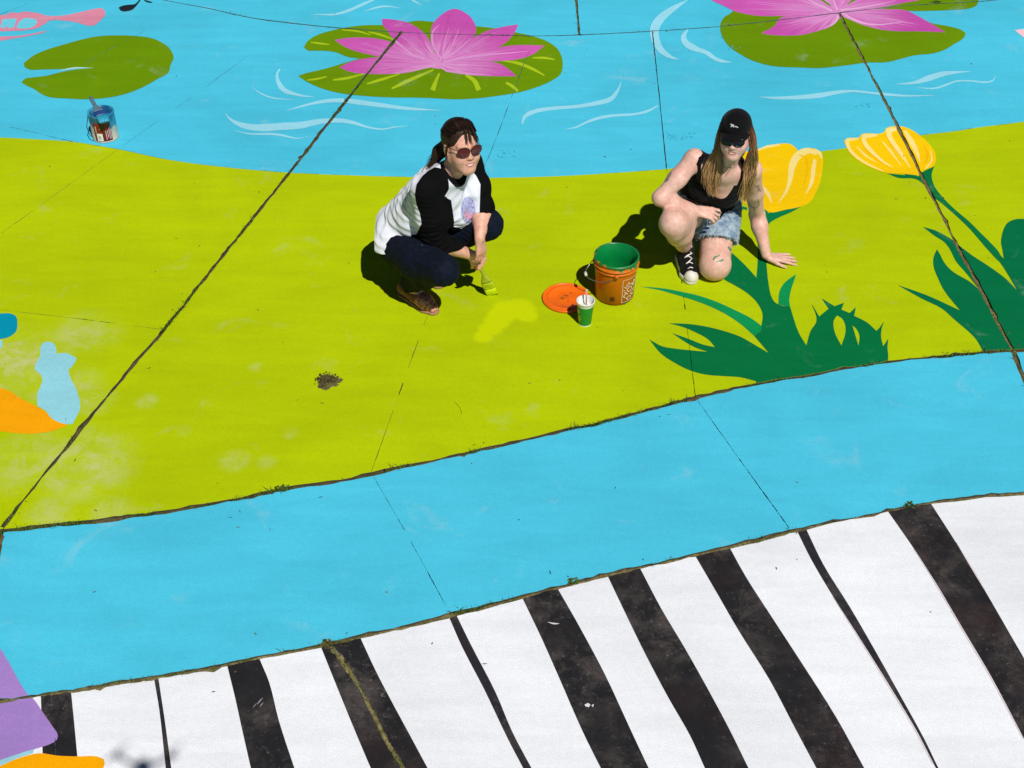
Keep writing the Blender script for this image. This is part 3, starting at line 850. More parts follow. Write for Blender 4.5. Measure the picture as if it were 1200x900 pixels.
# ================================================================ bodies and cloth: distance fields meshed into one surface
class Field:
    def __init__(s, lo, hi, h):
        s.lo, s.h = np.asarray(lo, np.float64), h
        s.n = np.ceil((np.asarray(hi) - s.lo) / h).astype(int) + 1
        s.ax = [(s.lo[i] + np.arange(s.n[i]) * h).astype(np.float32) for i in range(3)]
        s.d = np.full(s.n, 0.12, np.float32)
    def box(s, lo, hi):
        i0 = np.maximum(0, np.floor((np.asarray(lo) - s.lo) / s.h).astype(int))
        i1 = np.minimum(s.n, np.ceil((np.asarray(hi) - s.lo) / s.h).astype(int) + 1)
        if (i1 <= i0).any():
            return None, None
        sl = tuple(slice(a, b) for a, b in zip(i0, i1))
        g = (s.ax[0][sl[0]][:, None, None], s.ax[1][sl[1]][None, :, None], s.ax[2][sl[2]][None, None, :])
        return sl, g
    def merge(s, sl, d, k, op='u'):
        c = s.d[sl]
        if op == 'u':
            if k > 0:
                h = np.clip(0.5 + 0.5 * (c - d) / k, 0, 1)
                s.d[sl] = c * (1 - h) + d * h - k * h * (1 - h)
            else:
                s.d[sl] = np.minimum(c, d)
        elif op == 's':
            d = -d
            if k > 0:
                h = np.clip(0.5 - 0.5 * (c - d) / k, 0, 1)
                s.d[sl] = c * (1 - h) + d * h + k * h * (1 - h)
            else:
                s.d[sl] = np.maximum(c, d)
    def cap(s, a, b, ra, rb, k=0.015, op='u'):
        a, b = np.asarray(a, float), np.asarray(b, float)
        m = max(ra, rb) + k + 3 * s.h
        sl, g = s.box(np.minimum(a, b) - m, np.maximum(a, b) + m)
        if sl is None:
            return s
        ab = b - a
        L2 = max(ab @ ab, 1e-9)
        t = ((g[0] - a[0]) * ab[0] + (g[1] - a[1]) * ab[1] + (g[2] - a[2]) * ab[2]) / L2
        t = np.clip(t, 0, 1)
        d = np.sqrt((g[0] - a[0] - t * ab[0]) ** 2 + (g[1] - a[1] - t * ab[1]) ** 2 + (g[2] - a[2] - t * ab[2]) ** 2) - (ra + (rb - ra) * t)
        s.merge(sl, d.astype(np.float32), k, op)
        return s
    def chain(s, pts, rs, k=0.012):
        for i in range(len(pts) - 1):
            s.cap(pts[i], pts[i + 1], rs[i], rs[i + 1], k)
        return s
    def ell(s, c, r, R=None, k=0.02, op='u'):
        c, r = np.asarray(c, float), np.asarray(r, float)
        R = np.eye(3) if R is None else R
        m = r.max() + k + 3 * s.h
        sl, g = s.box(c - m, c + m)
        if sl is None:
            return s
        X = [g[i] - c[i] for i in range(3)]
        q = [X[0] * R[0, j] + X[1] * R[1, j] + X[2] * R[2, j] for j in range(3)]
        k0 = np.sqrt((q[0] / r[0]) ** 2 + (q[1] / r[1]) ** 2 + (q[2] / r[2]) ** 2)
        k1 = np.sqrt((q[0] / r[0] ** 2) ** 2 + (q[1] / r[1] ** 2) ** 2 + (q[2] / r[2] ** 2) ** 2) + 1e-6
        d = k0 * (k0 - 1) / k1
        s.merge(sl, d.astype(np.float32), k, op)
        return s
    def half(s, p, n, k=0.0):
        """keep only the side the normal points away from"""
        n = unit(n)
        g = (s.ax[0][:, None, None], s.ax[1][None, :, None], s.ax[2][None, None, :])
        d = (g[0] - p[0]) * n[0] + (g[1] - p[1]) * n[1] + (g[2] - p[2]) * n[2]
        s.d = np.maximum(s.d, d.astype(np.float32))
        return s
    def disp(s, fn):
        g = np.stack(np.meshgrid(*s.ax, indexing='ij'), -1)
        near = np.abs(s.d) < 0.03
        s.d[near] += fn(g[near]).astype(np.float32)
        return s
    def mesh(s, it=1):
        d = s.d
        ins = d < 0
        A = [ins[i:ins.shape[0] - 1 + i, j:ins.shape[1] - 1 + j, k:ins.shape[2] - 1 + k] for i in (0, 1) for j in (0, 1) for k in (0, 1)]
        anyi, alli = A[0].copy(), A[0].copy()
        for q in A[1:]:
            anyi |= q
            alli &= q
        act = anyi & ~alli
        idx = np.argwhere(act)
        vid = np.full(act.shape, -1, np.int32)
        vid[act] = np.arange(len(idx))
        acc = np.zeros((len(idx), 3))
        cnt = np.zeros(len(idx))
        cor = [(i, j, k) for i in (0, 1) for j in (0, 1) for k in (0, 1)]
        val = [d[idx[:, 0] + c[0], idx[:, 1] + c[1], idx[:, 2] + c[2]] for c in cor]
        for a in range(8):
            for b in range(a + 1, 8):
                df = np.abs(np.array(cor[a]) - np.array(cor[b]))
                if df.sum() != 1:
                    continue
                va, vb = val[a], val[b]
                m = (va < 0) != (vb < 0)
                t = va[m] / (va[m] - vb[m])
                acc[m] += np.array(cor[a]) + t[:, None] * (np.array(cor[b]) - np.array(cor[a]))
                cnt[m] += 1
        v = s.lo + (idx + acc / cnt[:, None]) * s.h
        fs = []
        for axn in range(3):
            o1, o2 = [(1, 2), (2, 0), (0, 1)][axn]
            sl0 = [slice(None)] * 3
            sl1 = [slice(None)] * 3
            sl0[axn], sl1[axn] = slice(0, -1), slice(1, None)
            e = np.argwhere(ins[tuple(sl0)] != ins[tuple(sl1)])
            e = e[(e[:, o1] > 0) & (e[:, o2] > 0)]
            e = e[(e[:, o1] < act.shape[o1]) & (e[:, o2] < act.shape[o2])]
            def cell(d1, d2):
                q = e.copy()
                q[:, o1] -= d1
                q[:, o2] -= d2
                return vid[q[:, 0], q[:, 1], q[:, 2]]
            quad = np.stack([cell(1, 1), cell(0, 1), cell(0, 0), cell(1, 0)], 1)
            inv = ~ins[e[:, 0], e[:, 1], e[:, 2]]
            quad[inv] = quad[inv][:, ::-1]
            fs.append(quad)
        f = np.vstack(fs)
        f = f[(f >= 0).all(1)]
        for _ in range(it):      # light smoothing
            sm = np.zeros_like(v)
            ct = np.zeros(len(v))
            for a, b in ((0, 1), (1, 2), (2, 3), (3, 0)):
                np.add.at(sm, f[:, a], v[f[:, b]])
                np.add.at(ct, f[:, a], 1)
                np.add.at(sm, f[:, b], v[f[:, a]])
                np.add.at(ct, f[:, b], 1)
            v = v * 0.5 + 0.5 * sm / np.maximum(ct, 1)[:, None]
        return v, f

def polydist(p, pts):
    """distance of points to a polyline, and the parameter along it"""
    best = np.full(len(p), 9.0)
    par = np.zeros(len(p))
    n = len(pts) - 1
    for i in range(n):
        a, b = np.asarray(pts[i], float), np.asarray(pts[i + 1], float)
        ab = b - a
        t = np.clip(((p - a) @ ab) / max(ab @ ab, 1e-9), 0, 1)
        d = np.linalg.norm(p - a - t[:, None] * ab, axis=1)
        m = d < best
        best[m] = d[m]
        par[m] = i + t[m]
    return best, par

def folds(amp, waves, seed):
    """cloth folds: a few warped ridges along given directions"""
    r = np.random.default_rng(seed)
    W = [(unit(d), 2 * math.pi / L, r.uniform(0, 6.28), r.normal(size=3) * 9) for d, L in waves]
    def fn(p):
        o = np.zeros(len(p))
        for d, f, ph, wv in W:
            w = 1.3 * np.sin(p @ wv + ph * 2) + 0.6 * np.sin(p @ wv[::-1] * 2.3 + ph)
            s = np.sin((p @ d) * f + ph + w)
            o += (np.abs(s) ** 1.5 - 0.5) * (0.5 + 0.5 * np.sin(p @ (wv[[1, 2, 0]] * .8) + ph * 3))
        return amp * o / len(W)
    return fn

def frame(fwd, pitch=0.0, roll=0.0):
    f = unit(V(fwd[0], fwd[1], 0))
    z = V(0, 0, 1)
    F = f * math.cos(pitch) + z * math.sin(pitch)
    U = -f * math.sin(pitch) + z * math.cos(pitch)
    R = np.cross(F, U)
    R2 = R * math.cos(roll) + U * math.sin(roll)
    U2 = -R * math.sin(roll) + U * math.cos(roll)
    return np.stack([R2, F, U2], 1)      # columns: her right, forward, up

def head_field(fd, o, R, s=1.0):
    L = lambda x, y, z: o + R @ (V(x, y, z) * s)
    E = lambda c, r, k=.02, op='u': fd.ell(L(*c), np.array(r) * s, R, k, op)
    C = lambda a, b, ra, rb, k=.012: fd.cap(L(*a), L(*b), ra * s, rb * s, k)
    E((0, -.018, .038), (.073, .092, .086))
    E((0, .020, -.030), (.064, .072, .085), .03)
    for q in (-1, 1):
        C((q*.052, .000, -.052), (q*.016, .062, -.096), .023, .020, .035)
        E((q*.034, .056, -.036), (.032, .030, .032), .03)
        C((q*.012, .084, .022), (q*.045, .068, .024), .008, .007, .018)
        E((q*.032, .086, .004), (.014, .010, .009), .01, 's')
        E((q*.032, .074, .004), (.014, .012, .011), .008)
        E((q*.076, -.012, -.004), (.008, .019, .031), .006)
        E((q*.011, .094, -.034), (.008, .009, .007), .006)
    C((0, .084, .016), (0, .100, -.028), .007, .010, .012)
    E((0, .100, -.030), (.009, .009, .008), .006)
    E((0, .066, -.100), (.022, .020, .018), .025)
    E((0, .084, -.060), (.023, .010, .007), .008)
    E((0, .084, -.073), (.021, .010, .008), .008)
    E((0, .098, -.0665), (.020, .011, .0020), .003, 's')

def head_local(v, o, R, s=1.0):
    return (v - o) @ R / s

def hand_field(fd, wrist, d, n, side, curl, spread=0.12, s=1.0, thumb=(0.7, 0.35), k=.006):
    """d: towards the fingers, n: out of the back of the hand, side: +1 when the thumb lies at +cross(d, n)
       curl: per finger three bends (radians)"""
    d = unit(d)
    n = unit(np.asarray(n) - d * (np.asarray(n) @ d))
    t = np.cross(d, n) * side
    kn = []
    for i in range(4):
        off = (0.030 - 0.020 * i) * s
        kp = wrist + d * (0.088 - 0.004 * abs(i - 1.2)) * s + t * off
        kn.append(kp)
        fd.cap(wrist + t * off * 0.55 + d * .012 * s, kp, .0135 * s, .0105 * s, .012)
    tips = []
    LN = [(.040, .025, .020), (.044, .028, .021), (.041, .026, .020), (.032, .020, .018)]
    for i in range(4):
        cu = curl[i] if hasattr(curl[0], '__len__') else curl
        p = kn[i]
        ang = 0.0
        sd = t * math.sin(spread * (1.4 - i)) + d * math.cos(spread * (1.4 - i))
        for j in range(3):
            ang += cu[j]
            dv = sd * math.cos(ang) - n * math.sin(ang)
            q = p + dv * LN[i][j] * s
            fd.cap(p, q, (.0095 - .0010 * j) * s, (.0088 - .0011 * j) * s, k * .6)
            p = q
        tips.append(p)
    p = wrist + d * .022 * s + t * .020 * s - n * .004 * s
    a, b = thumb
    dv = unit(d * math.cos(a) + t * math.sin(a) - n * b * .6)
    q = p + dv * .042 * s
    fd.cap(p, q, .0145 * s, .0105 * s, .010)
    dv2 = unit(dv + d * .35 - n * b)
    q2 = q + dv2 * .030 * s
    fd.cap(q, q2, .0100 * s, .0090 * s, k * .6)
    dv3 = unit(dv2 + d * .2 - n * b * .5)
    fd.cap(q2, q2 + dv3 * .024 * s, .0090 * s, .0072 * s, k * .6)
    return tips

# ---------------------------------------------------------------- skin, cloth and hair materials
def mat_skin(name, h, red='#C98068'):
    t = NT(name)
    c = lin(h, .85)
    colr = t.scalecol(c, t.ramp(t.noise(45, 5), .3, .7, .87, 1.10))
    colr = t.mix(t.ramp(t.noise(14, 5, .65), .38, .68, 0, .6), colr, lin(red, .85))
    colr = t.mix(t.ramp(t.attr('lip'), -.25, .05, .85, 0), colr, lin('#B8645C', .85))
    colr = t.mix(t.ramp(t.attr('teeth'), -.3, .1, .95, 0), colr, lin('#EFE6DC', .8))
    tn = t.ramp(t.noise(120, 4), .4, .6, .35, 1)
    colr = t.mix(t.math('MULTIPLY', t.ramp(t.attr('tattoo'), -.0005, .0015, .85, 0), tn), colr, lin('#3B3F47'))
    colr = t.mix(t.ramp(t.attr('smear'), -.0005, .002, .9, 0), colr, lin('#2F8A5C', .8))
    t.bump(t.math('ADD', t.noise(320, 3), t.math('MULTIPLY', t.noise(60, 3), 2.0)), .22, .0015)
    t.b.inputs['Subsurface Weight'].default_value = .05
    t.b.inputs['Subsurface Radius'].default_value = (.012, .005, .003)
    t.b.inputs['Subsurface Scale'].default_value = 1.0
    return t.done(colr, .48, Specular_IOR_Level=.35)

def mat_hair(name, root, tip):
    t = NT(name)
    colr = t.mix(t.attr('tipness'), lin(root, .9), lin(tip, .9))
    colr = t.scalecol(colr, t.ramp(t.attr('shade'), 0, 1, .55, 1.5))
    return t.done(colr, .6, Specular_IOR_Level=.2)

def mat_cloth(name, h, var=.12, scale=60, weave=900, rough=.9, bump=.25, g=.9):
    t = NT(name)
    colr = t.scalecol(lin(h, g), t.ramp(t.noise(scale, 5), .3, .7, 1 - var, 1 + var))
    t.bump(t.noise(weave, 2), bump, .001)
    return t.done(colr, rough, Specular_IOR_Level=.12, Sheen_Weight=.05)

def strands(guides, n, jitter, radius, seed, seg=9, tipcol=(0, 1), wave=.004):
    """locks of hair: thin tapering tubes strewn round guide lines"""
    r = np.random.default_rng(seed)
    mb = MB()
    tip, shade = [], []
    for (g, jr, m) in guides:
        g = [np.asarray(q, float) for q in g]
        gl = np.array([0] + list(np.cumsum([np.linalg.norm(g[i + 1] - g[i]) for i in range(len(g) - 1)])))
        gl /= gl[-1]
        for _ in range(int(n * m)):
            off = r.normal(size=3)
            off *= jr / np.linalg.norm(off) * r.uniform(.1, 1) ** .6
            ph, ln, sh = r.uniform(0, 6.28), r.uniform(.78, 1.06), r.uniform(0, 1)
            pts = []
            for i in range(seg):
                u = i / (seg - 1) * ln
                q = np.array([np.interp(u, gl, [p[c] for p in g]) for c in range(3)])
                if u > 1:
                    q = q + (g[-1] - g[-2]) * (u - 1)
                q = q + off * (jitter[0] + (jitter[1] - jitter[0]) * u)
                q = q + wave * V(math.sin(u * 9 + ph), math.sin(u * 7 + ph * 2), 0) * u
                pts.append(q)
            rr = [radius * (1.0 if i < seg * .6 else max(.15, 1 - (i - seg * .6) / (seg * .45))) for i in range(seg)]
            mb.tube(pts, rr, n=4, cap=False)
            for i in range(seg):
                tip += [tipcol[0] + (tipcol[1] - tipcol[0]) * i / (seg - 1)] * 4
                shade += [sh] * 4
    return mb, tip, shade
# ================================================================ people
def field_for(pts, h, m=.16, zlo=-.02):
    P = np.array(pts)
    lo, hi = P.min(0) - m, P.max(0) + m
    lo[2] = max(lo[2], zlo)
    return Field(lo, hi, h)

def surf(fd, x, y, lift=0.0):
    """point where the line of sight through a photo pixel meets the body"""
    d = unit(ray(x, y))
    best, bp = 9.0, None
    for t in np.arange(5.5, 8.6, .002):
        p = CP + d * t
        i = np.round((p - fd.lo) / fd.h).astype(int)
        if (i < 0).any() or (i >= fd.n).any():
            continue
        q = fd.d[tuple(i)]
        if q < 0:
            return p - d * lift
        if q < best:
            best, bp = q, p
    return bp          # the line of sight just misses: the nearest point beside the body

def vnormals(v, f):
    n = np.zeros_like(v)
    fn = np.cross(v[f[:, 2]] - v[f[:, 0]], v[f[:, 3]] - v[f[:, 1]])
    for k in range(4):
        np.add.at(n, f[:, k], fn)
    return n / (np.linalg.norm(n, axis=1)[:, None] + 1e-12)

def to_px(v):
    q = v - CP
    dz = q @ FW
    return np.stack([600 + FPX * (q @ RT) / dz, 450 - FPX * (q @ UPV) / dz], 1)

def marks(v, nrm, lines):
    """pen or paint marks on the skin: distance (m) to lines seen on the near side"""
    px = np.c_[to_px(v), np.zeros(len(v))]
    out = np.full(len(v), 1.0)
    vw = CP - v
    vw /= np.linalg.norm(vw, axis=1)[:, None]
    ok = (nrm * vw).sum(1) > .05
    for pts, w in lines:
        d, _ = polydist(px[ok], [(a, b, 0) for a, b in pts])
        out[ok] = np.minimum(out[ok], (d - w * .72) / 215.0)
    return out

def lens(o, R, s, q, y0, rx, rz, shape, zc=.002, wrap=.22, n=22):
    pts = []
    for i in range(n):
        a = 2 * math.pi * i / n
        c, d = math.cos(a), math.sin(a)
        x, z = rx * math.copysign(abs(c) ** shape[0], c), rz * math.copysign(abs(d) ** shape[1], d)
        if z < 0:
            x = x * (1 - shape[2] * (-z / rz)) - .003 * (-z / rz)     # aviator drop towards the nose
        xx = .034 + x
        pts.append(o + R @ (V(q * xx, y0 - wrap * max(0, xx - .012) - .06 * abs(z), zc + z) * s))
    return pts

def glasses(parent, o, R, s, rx, rz, shape, m_lens, m_frame, fr, y0=.106, zc=.002, label=None):
    mb = MB()
    rims = []
    for q in (-1, 1):
        p = lens(o, R, s, q, y0, rx, rz, shape, zc)
        rims.append(p)
        mb.tube(p + p[:2], fr, 5, cap=False)
        e = o + R @ (V(q * (.034 + rx * .96), y0 - .012, zc + rz * .55) * s)
        e2 = o + R @ (V(q * .083, -.005, zc + .012) * s)
        e3 = o + R @ (V(q * .081, -.028, zc - .010) * s)
        mb.tube([p[2], e, e2, e3], fr * .9, 5)
    mb.tube([o + R @ (V(-.034 + rx * .95, y0 - .001, zc + rz * .35) * s), o + R @ (V(0, y0 + .004, zc + rz * .5) * s), o + R @ (V(.034 - rx * .95, y0 - .001, zc + rz * .35) * s)], fr, 5)
    fo_ = mb.obj('sunglasses', m_frame, parent)
    if label: fo_['label'] = label
    for p in rims:
        c = np.mean(p, 0) + R[:, 1] * .004
        k = len(p)
        mk('lens', [c] + p, [(0, i + 1, (i + 1) % k + 1) for i in range(k)], m_lens, fo_)
    return fo_

M_SKIN_A = mat_skin('skin_warm', '#E2AE96', '#D0866E')
M_SKIN_B = mat_skin('skin_fair', '#E8BBAA', '#DA9C8A')

# ---------------------------------------------------------------- the woman squatting with the brush
def woman_a():
    pel, lh, rh = V(-.555, 6.085, .36), V(-.49, 6.17, .33), V(-.62, 6.0, .33)
    nk = V(-.315, 5.95, .79)
    fw = unit(V(.72, -.69, 0))
    rtv = V(fw[1], -fw[0], 0)
    u = unit(nk - pel)
    fr = unit(fw - u * (fw @ u))
    T = np.stack([np.cross(fr, u), fr, u], 1)
    rs, ls = nk + rtv * .165 + V(0, 0, -.005), nk - rtv * .155 + V(-.02, .04, -.03)
    re, le = V(-.406, 5.863, .445), at_y(565, 244, 6.0)
    rw, lw = V(-.212, 5.945, .302), at_y(562, 279, 5.86)
    rk, ra = V(-.347, 5.671, .398), V(-.548, 5.962, .10)
    lk, la = V(-.125, 5.973, .476), V(-.53, 6.20, .10)
    ho, HR, hs = V(-.252, 5.915, .976), frame((.47, -.88), math.radians(12), math.radians(3)), 1.03
    base = V(-.45, 5.95, 0)
    root = thing('person', base, 'person squatting with a paintbrush, in white shirt with black sleeves and dark jeans', 'person', None)
    allp = [pel, lh, rh, nk, re, le, rw, lw, rk, ra, lk, la, ho]
    # body
    fd = field_for(allp, .0042, .19)
    head_field(fd, ho, HR, hs)
    fd.cap(ho + HR @ V(0, -.022, -.06), nk + u * -.02, .055, .062, .03)
    fd.cap(nk - u * .05, pel, .065, .10, .03)
    for sh, el, wr in ((rs, re, rw), (ls, le, lw)):
        fd.cap(nk - u * .05, sh, .05, .05, .03)
        fd.cap(sh, el, .05, .042, .03)
        md = el + (wr - el) * .3
        fd.cap(el, md, .042, .045, .03).cap(md, wr, .045, .027, .03)
    for hp, kn, an in ((rh, rk, ra), (lh, lk, la)):
        fd.cap(hp, kn, .08, .055, .05).cap(kn, an, .05, .038, .03)
        fd.cap(an, an + fw * .1 + V(0, 0, -.06), .036, .025, .03)
    # right hand closed round the brush handle, left hand hanging
    bd = unit(V(-.093, 5.996, 0) - rw)
    hand_field(fd, rw + bd * .0, unit(bd + V(.25, .0, .15)), V(.15, -.75, .65), 1, (1.15, 1.25, .8), .05, 1.02, (.35, .9))
    hand_field(fd, lw, V(.10, -.12, -.99), V(.75, -.6, .05), -1, (.35, .45, .3), .06, 1.0, (.35, .25))
    v, f = fd.mesh(1)
    q = head_local(v, ho, HR, hs)
    hd = (np.abs(q) < .17).all(1) & (q[:, 1] > .04)
    lip = np.where(hd, (q[:, 0] / .027) ** 2 + ((q[:, 2] + .0675 - .006 * (q[:, 0] / .026) ** 2) / .0105) ** 2 - 1, 1.0)
    teeth = np.where(hd, (q[:, 0] / .021) ** 2 + ((q[:, 2] + .0665 - .004 * (q[:, 0] / .021) ** 2) / .0038) ** 2 - 1, 1.0)
    one = np.ones(len(v))
    mk('body', v, f, M_SKIN_A, root, attrs={'lip': lip, 'teeth': teeth, 'tattoo': one, 'smear': one})
    # jeans
    jf = field_for([pel, lh, rh, rk, ra, lk, la], .005, .16)
    jf.ell(pel + V(0, 0, -.03), (.155, .135, .13), T, .03)
    for hp, kn, an in ((rh, rk, ra), (lh, lk, la)):
        md = (hp + kn) / 2 + V(0, 0, -.012)
        jf.cap(hp, md, .102, .104, .05).cap(md, kn, .104, .082, .05)
        cf = kn + (an - kn) * .45 + (an - kn) * .0 - unit(kn - hp) * .03
        jf.cap(kn - unit(kn - hp) * .01, cf, .074, .072, .03).cap(cf, an, .072, .052, .03)
        jf.half(an - unit(kn - an) * .03, an - kn) if False else None
    jf.disp(folds(.010, [((1, .6, .2), .07), ((.2, 1, .5), .06), ((.4, -.3, 1), .05)], 4))
    jf.half(V(0, 0, .055), (0, 0, -1))
    v, f = jf.mesh(1)
    t = NT('dark_denim')
    cc = t.scalecol(lin('#0B1629', .6), t.ramp(t.noise(30, 6, .65), .3, .7, .6, 1.5))
    spec = None
    colr = t.mix(t.ramp(t.noise(38, 2), .755, .775, 0, .55), cc, lin('#9FB7B4', .8))
    t.bump(t.noise(700, 2), .3, .001)
    jm = t.done(colr, .85, Specular_IOR_Level=.15)
    mk('jeans', v, f, jm, root)
    # shirt
    sf_ = field_for([pel, nk, rs, ls, re, le, rw, lw], .005, .17)
    bl = pel + u * .17
    sf_.ell(pel + u * .02 - fr * .035 + V(0, 0, -.045), (.182, .172, .150), T, .04)
    sf_.ell(rh + V(-.005, .01, -.005), (.125, .125, .12), T, .04)
    sf_.ell(bl + fr * .02 - fr * .0, (.160, .150, .15), T, .05)
    ch = pel + u * .335
    sf_.ell(ch + fr * .02, (.165, .135, .155), T, .05)
    sf_.ell(ch + fr * .125 - T[:, 0] * .085 - u * .02, (.075, .075, .10), T, .05)
    for s_ in (-1, 1):
        sf_.ell(ch + fr * .115 + T[:, 0] * (.065 * s_ - .01) + u * -.035, (.080, .075, .080), T, .04)
    sf_.cap(at_y(509, 207, 6.02), at_y(474, 250, 6.07), .070, .092, .05)      # rounded upper back
    cuff_r, cuff_l = re + (rw - re) * .86, le + (lw - le) * .18
    for sh, el, cu, wr in ((rs, re, cuff_r, rw), (ls, le, cuff_l, lw)):
        sf_.cap(nk - u * .012, sh, .070, .074, .05)
        md = (sh + el) / 2
        sf_.cap(sh, md, .072, .076, .03).cap(md, el, .076, .060, .03).cap(el, cu, .060, .049, .03)
    W1 = [(T[:, 2] * 1 + T[:, 0] * .7, .05), (T[:, 2] + T[:, 1] * .6, .065), (T[:, 0] * .5 + T[:, 2] * 1.2 - T[:, 1] * .5, .04)]
    sf_.disp(folds(.017, [(d_, l_ * 1.75) for d_, l_ in W1], 21))
    # openings: neck, cuffs, hem
    sf_.cap(nk + u * .048, nk + u * .15 + fr * .03, .056, .076, .0, 's')
    for cu, el, wr in ((cuff_r, re, rw), (cuff_l, le, lw)):
        sf_.cap(cu + unit(wr - el) * .028, cu + unit(wr - el) * .16, .05, .05, .0, 's')
    hemp = pel - fr * .10 + V(0, 0, -.100)
    sf_.half(hemp, V(0, 0, -1) + fr * .22)
    v, f = sf_.mesh(1)
    cn = nk - u * .012
    d1, p1 = polydist(v, [cn + T[:, 0] * .045, rs + u * .01, re, cuff_r])
    d2, p2 = polydist(v, [cn - T[:, 0] * .045, ls + u * .01, le, cuff_l])
    radr = np.interp(p1, [0, 1, 1.6, 3], [.058, .112, .118, .115])
    radl = np.interp(p2, [0, 1, 1.6, 3], [.046, .066, .070, .080])
    pxs = to_px(v)
    bx = np.interp(pxs[:, 1], [180, 198, 206, 216, 245, 300], [546, 551, 558, 563, 562, 561])
    lft = np.where((v - nk) @ T[:, 0] < .02, (bx - pxs[:, 0]) / 215.0, 1.0)
    bb = np.interp(pxs[:, 1], [180, 188, 197, 206, 216, 228, 240, 250, 262, 290], [520, 516, 505, 495, 488, 486, 488, 492, 494, 480])
    slv = np.minimum(np.maximum(d1 - radr, np.where(p1 < 1.9, (bb - pxs[:, 0]) / 215.0, -1.0)), lft)
    dn, _ = polydist(v, [nk + u * .0, nk + u * .14 + fr * .03])
    slv = np.minimum(slv, dn - .078)
    lo = (v - (ch + u * .015)) @ T
    ex, ez = (pxs[:, 0] - 548.5) / 8.8, (246 - pxs[:, 1]) / 16.5
    em = np.stack([ex, ez, np.where(lo[:, 1] > .02, 0.0, 5.0)], 1)
    t = NT('raglan_shirt')
    e = t.attr('emblem', 'Vector')
    sx = t.n('SeparateXYZ')
    t.put(sx.inputs[0], e)
    r2 = t.math('SQRT', t.math('ADD', t.math('POWER', sx.outputs[0], 2.0), t.math('POWER', sx.outputs[1], 2.0)))
    rr = t.math('ADD', r2, sx.outputs[2])
    vor = t.n('TexVoronoi')
    vor.inputs['Scale'].default_value = 5.0
    t.put(vor.inputs['Vector'], e)
    blot = t.ramp(vor.outputs['Distance'], .18, .5)
    white = t.scalecol(lin('#DEE0EA', .92), t.ramp(t.noise(25, 4), .3, .7, .95, 1.04))
    blue = t.mix(t.math('MULTIPLY', blot, .65), lin('#3F4480'), lin('#AEB0D8'))
    pinkm = t.math('MULTIPLY', t.ramp(t.math('ADD', sx.outputs[1], t.math('MULTIPLY', blot, .4)), -.15, .35, 1, 0), t.ramp(r2, .35, .85, 1, 0))
    printc = t.mix(pinkm, blue, t.mix(t.math('MULTIPLY', blot, .5), lin('#E0597E'), lin('#F2B8CC')))
    c2 = t.mix(t.math('MULTIPLY', t.ramp(rr, .93, 1.0, .9, 0), t.ramp(t.noise(90, 3), .3, .5, .55, 1)), white, printc)
    c3 = t.mix(t.ramp(t.attr('sleeve'), -.0012, .0012, 1, 0), c2, t.mix(t.ramp(t.noise(60, 2), .79, .80, 0, .4), lin('#0B0B0D'), lin('#9AB09A')))
    t.bump(t.noise(800, 2), .2, .001)
    sm = t.done(c3, .9, Specular_IOR_Level=.08)
    so_ = mk('shirt', v, f, sm, root, attrs={'sleeve': slv, 'emblem': em})
    so_['label'] = 'white raglan shirt with black sleeves and a blue and pink egg-shaped print'
    # collar band
    mb = MB()
    ring = []
    for i in range(25):
        a = 2 * math.pi * i / 24
        ring.append(nk + u * (.044 - .024 * math.cos(a)) + T[:, 0] * .064 * math.sin(a) + fr * (.068 * math.cos(a) + .012))
    mb.tube(ring, .0085, 6, cap=False)
    mb.obj('collar', mat_cloth('collar_black', '#0D0D0F'), so_)
    # hair: pulled back, loose strands on the forehead
    hf = field_for([ho, ho + HR @ V(0, -.16, -.2), at_y(506, 193, 6.01)], .0045, .16, 0)
    L = lambda x, y, z: ho + HR @ (V(x, y, z) * hs)
    hf.ell(L(0, -.024, .044), np.array((.083, .100, .092)) * hs, HR, .01)
    hf.ell(L(0, .112, -.012), np.array((.080, .078, .112)) * hs, HR, .012, 's')
    hf.cap(L(0, .02, -.16), L(0, .10, -.16), .115 * hs, .115 * hs, .012, 's')
    hf.cap(L(-.10, .03, -.04), L(.10, .03, -.04), .052 * hs, .052 * hs, .01, 's')
    pt1, pt2 = at_y(515, 178, 6.02), at_y(506, 193, 6.01)
    hf.cap(L(0, -.112, .0), pt1, .036, .034, .03).cap(pt1, pt2, .034, .016, .02)
    v, f = hf.mesh(2)
    MH = mat_hair('dark_brown_hair', '#21150F', '#382316')
    hair = mk('hair', v, f, MH, root, attrs={'tipness': np.full(len(v), .4), 'shade': np.full(len(v), .55)})
    G = []
    for a in np.linspace(-1.25, 1.25, 15):
        x0, z0 = .070 * math.sin(a), .092 + .042 * (math.cos(a) - 1) * 1.2
        y0 = .050 - .045 * (1 - math.cos(a))
        G.append(([L(x0, y0 + .004, z0 + .010), L(x0 * 1.16, y0 - .055, z0 + .034 * math.cos(a) + .008), L(x0 * .72, -.085, .066 + .018 * math.cos(a)), L(x0 * .3, -.120, .01)], .011, 1.0))
    G.append(([L(0, -.110, .02), (L(0, -.112, .0) + pt1) / 2 + V(0, 0, .012), pt1, pt2, pt2 + (pt2 - pt1) * .5], .026, 3))
    for (x0, x1) in ((.004, .012), (-.014, -.010), (-.03, -.05)):
        G.append(([L(x0, .050, .112), L((x0 + x1) / 2, .086, .080), L(x1, .096, .036)], .0035, .28))
    for q in (-1, 1):
        G.append(([L(q * .062, .035, .07), L(q * .079, .02, .03), L(q * .083, .0, -.03), L(q * .080, -.01, -.07)], .004, .35))
    mb, tip, sh = strands(G, 44, (1, 1.2), .0013, 3, seg=8, wave=.006)
    mb.obj('hair_strands', MH, hair, attrs={'tipness': tip, 'shade': sh})
    t = NT('amber_lens')
    ml = t.done(lin('#4A1410'), .06, Specular_IOR_Level=.6)
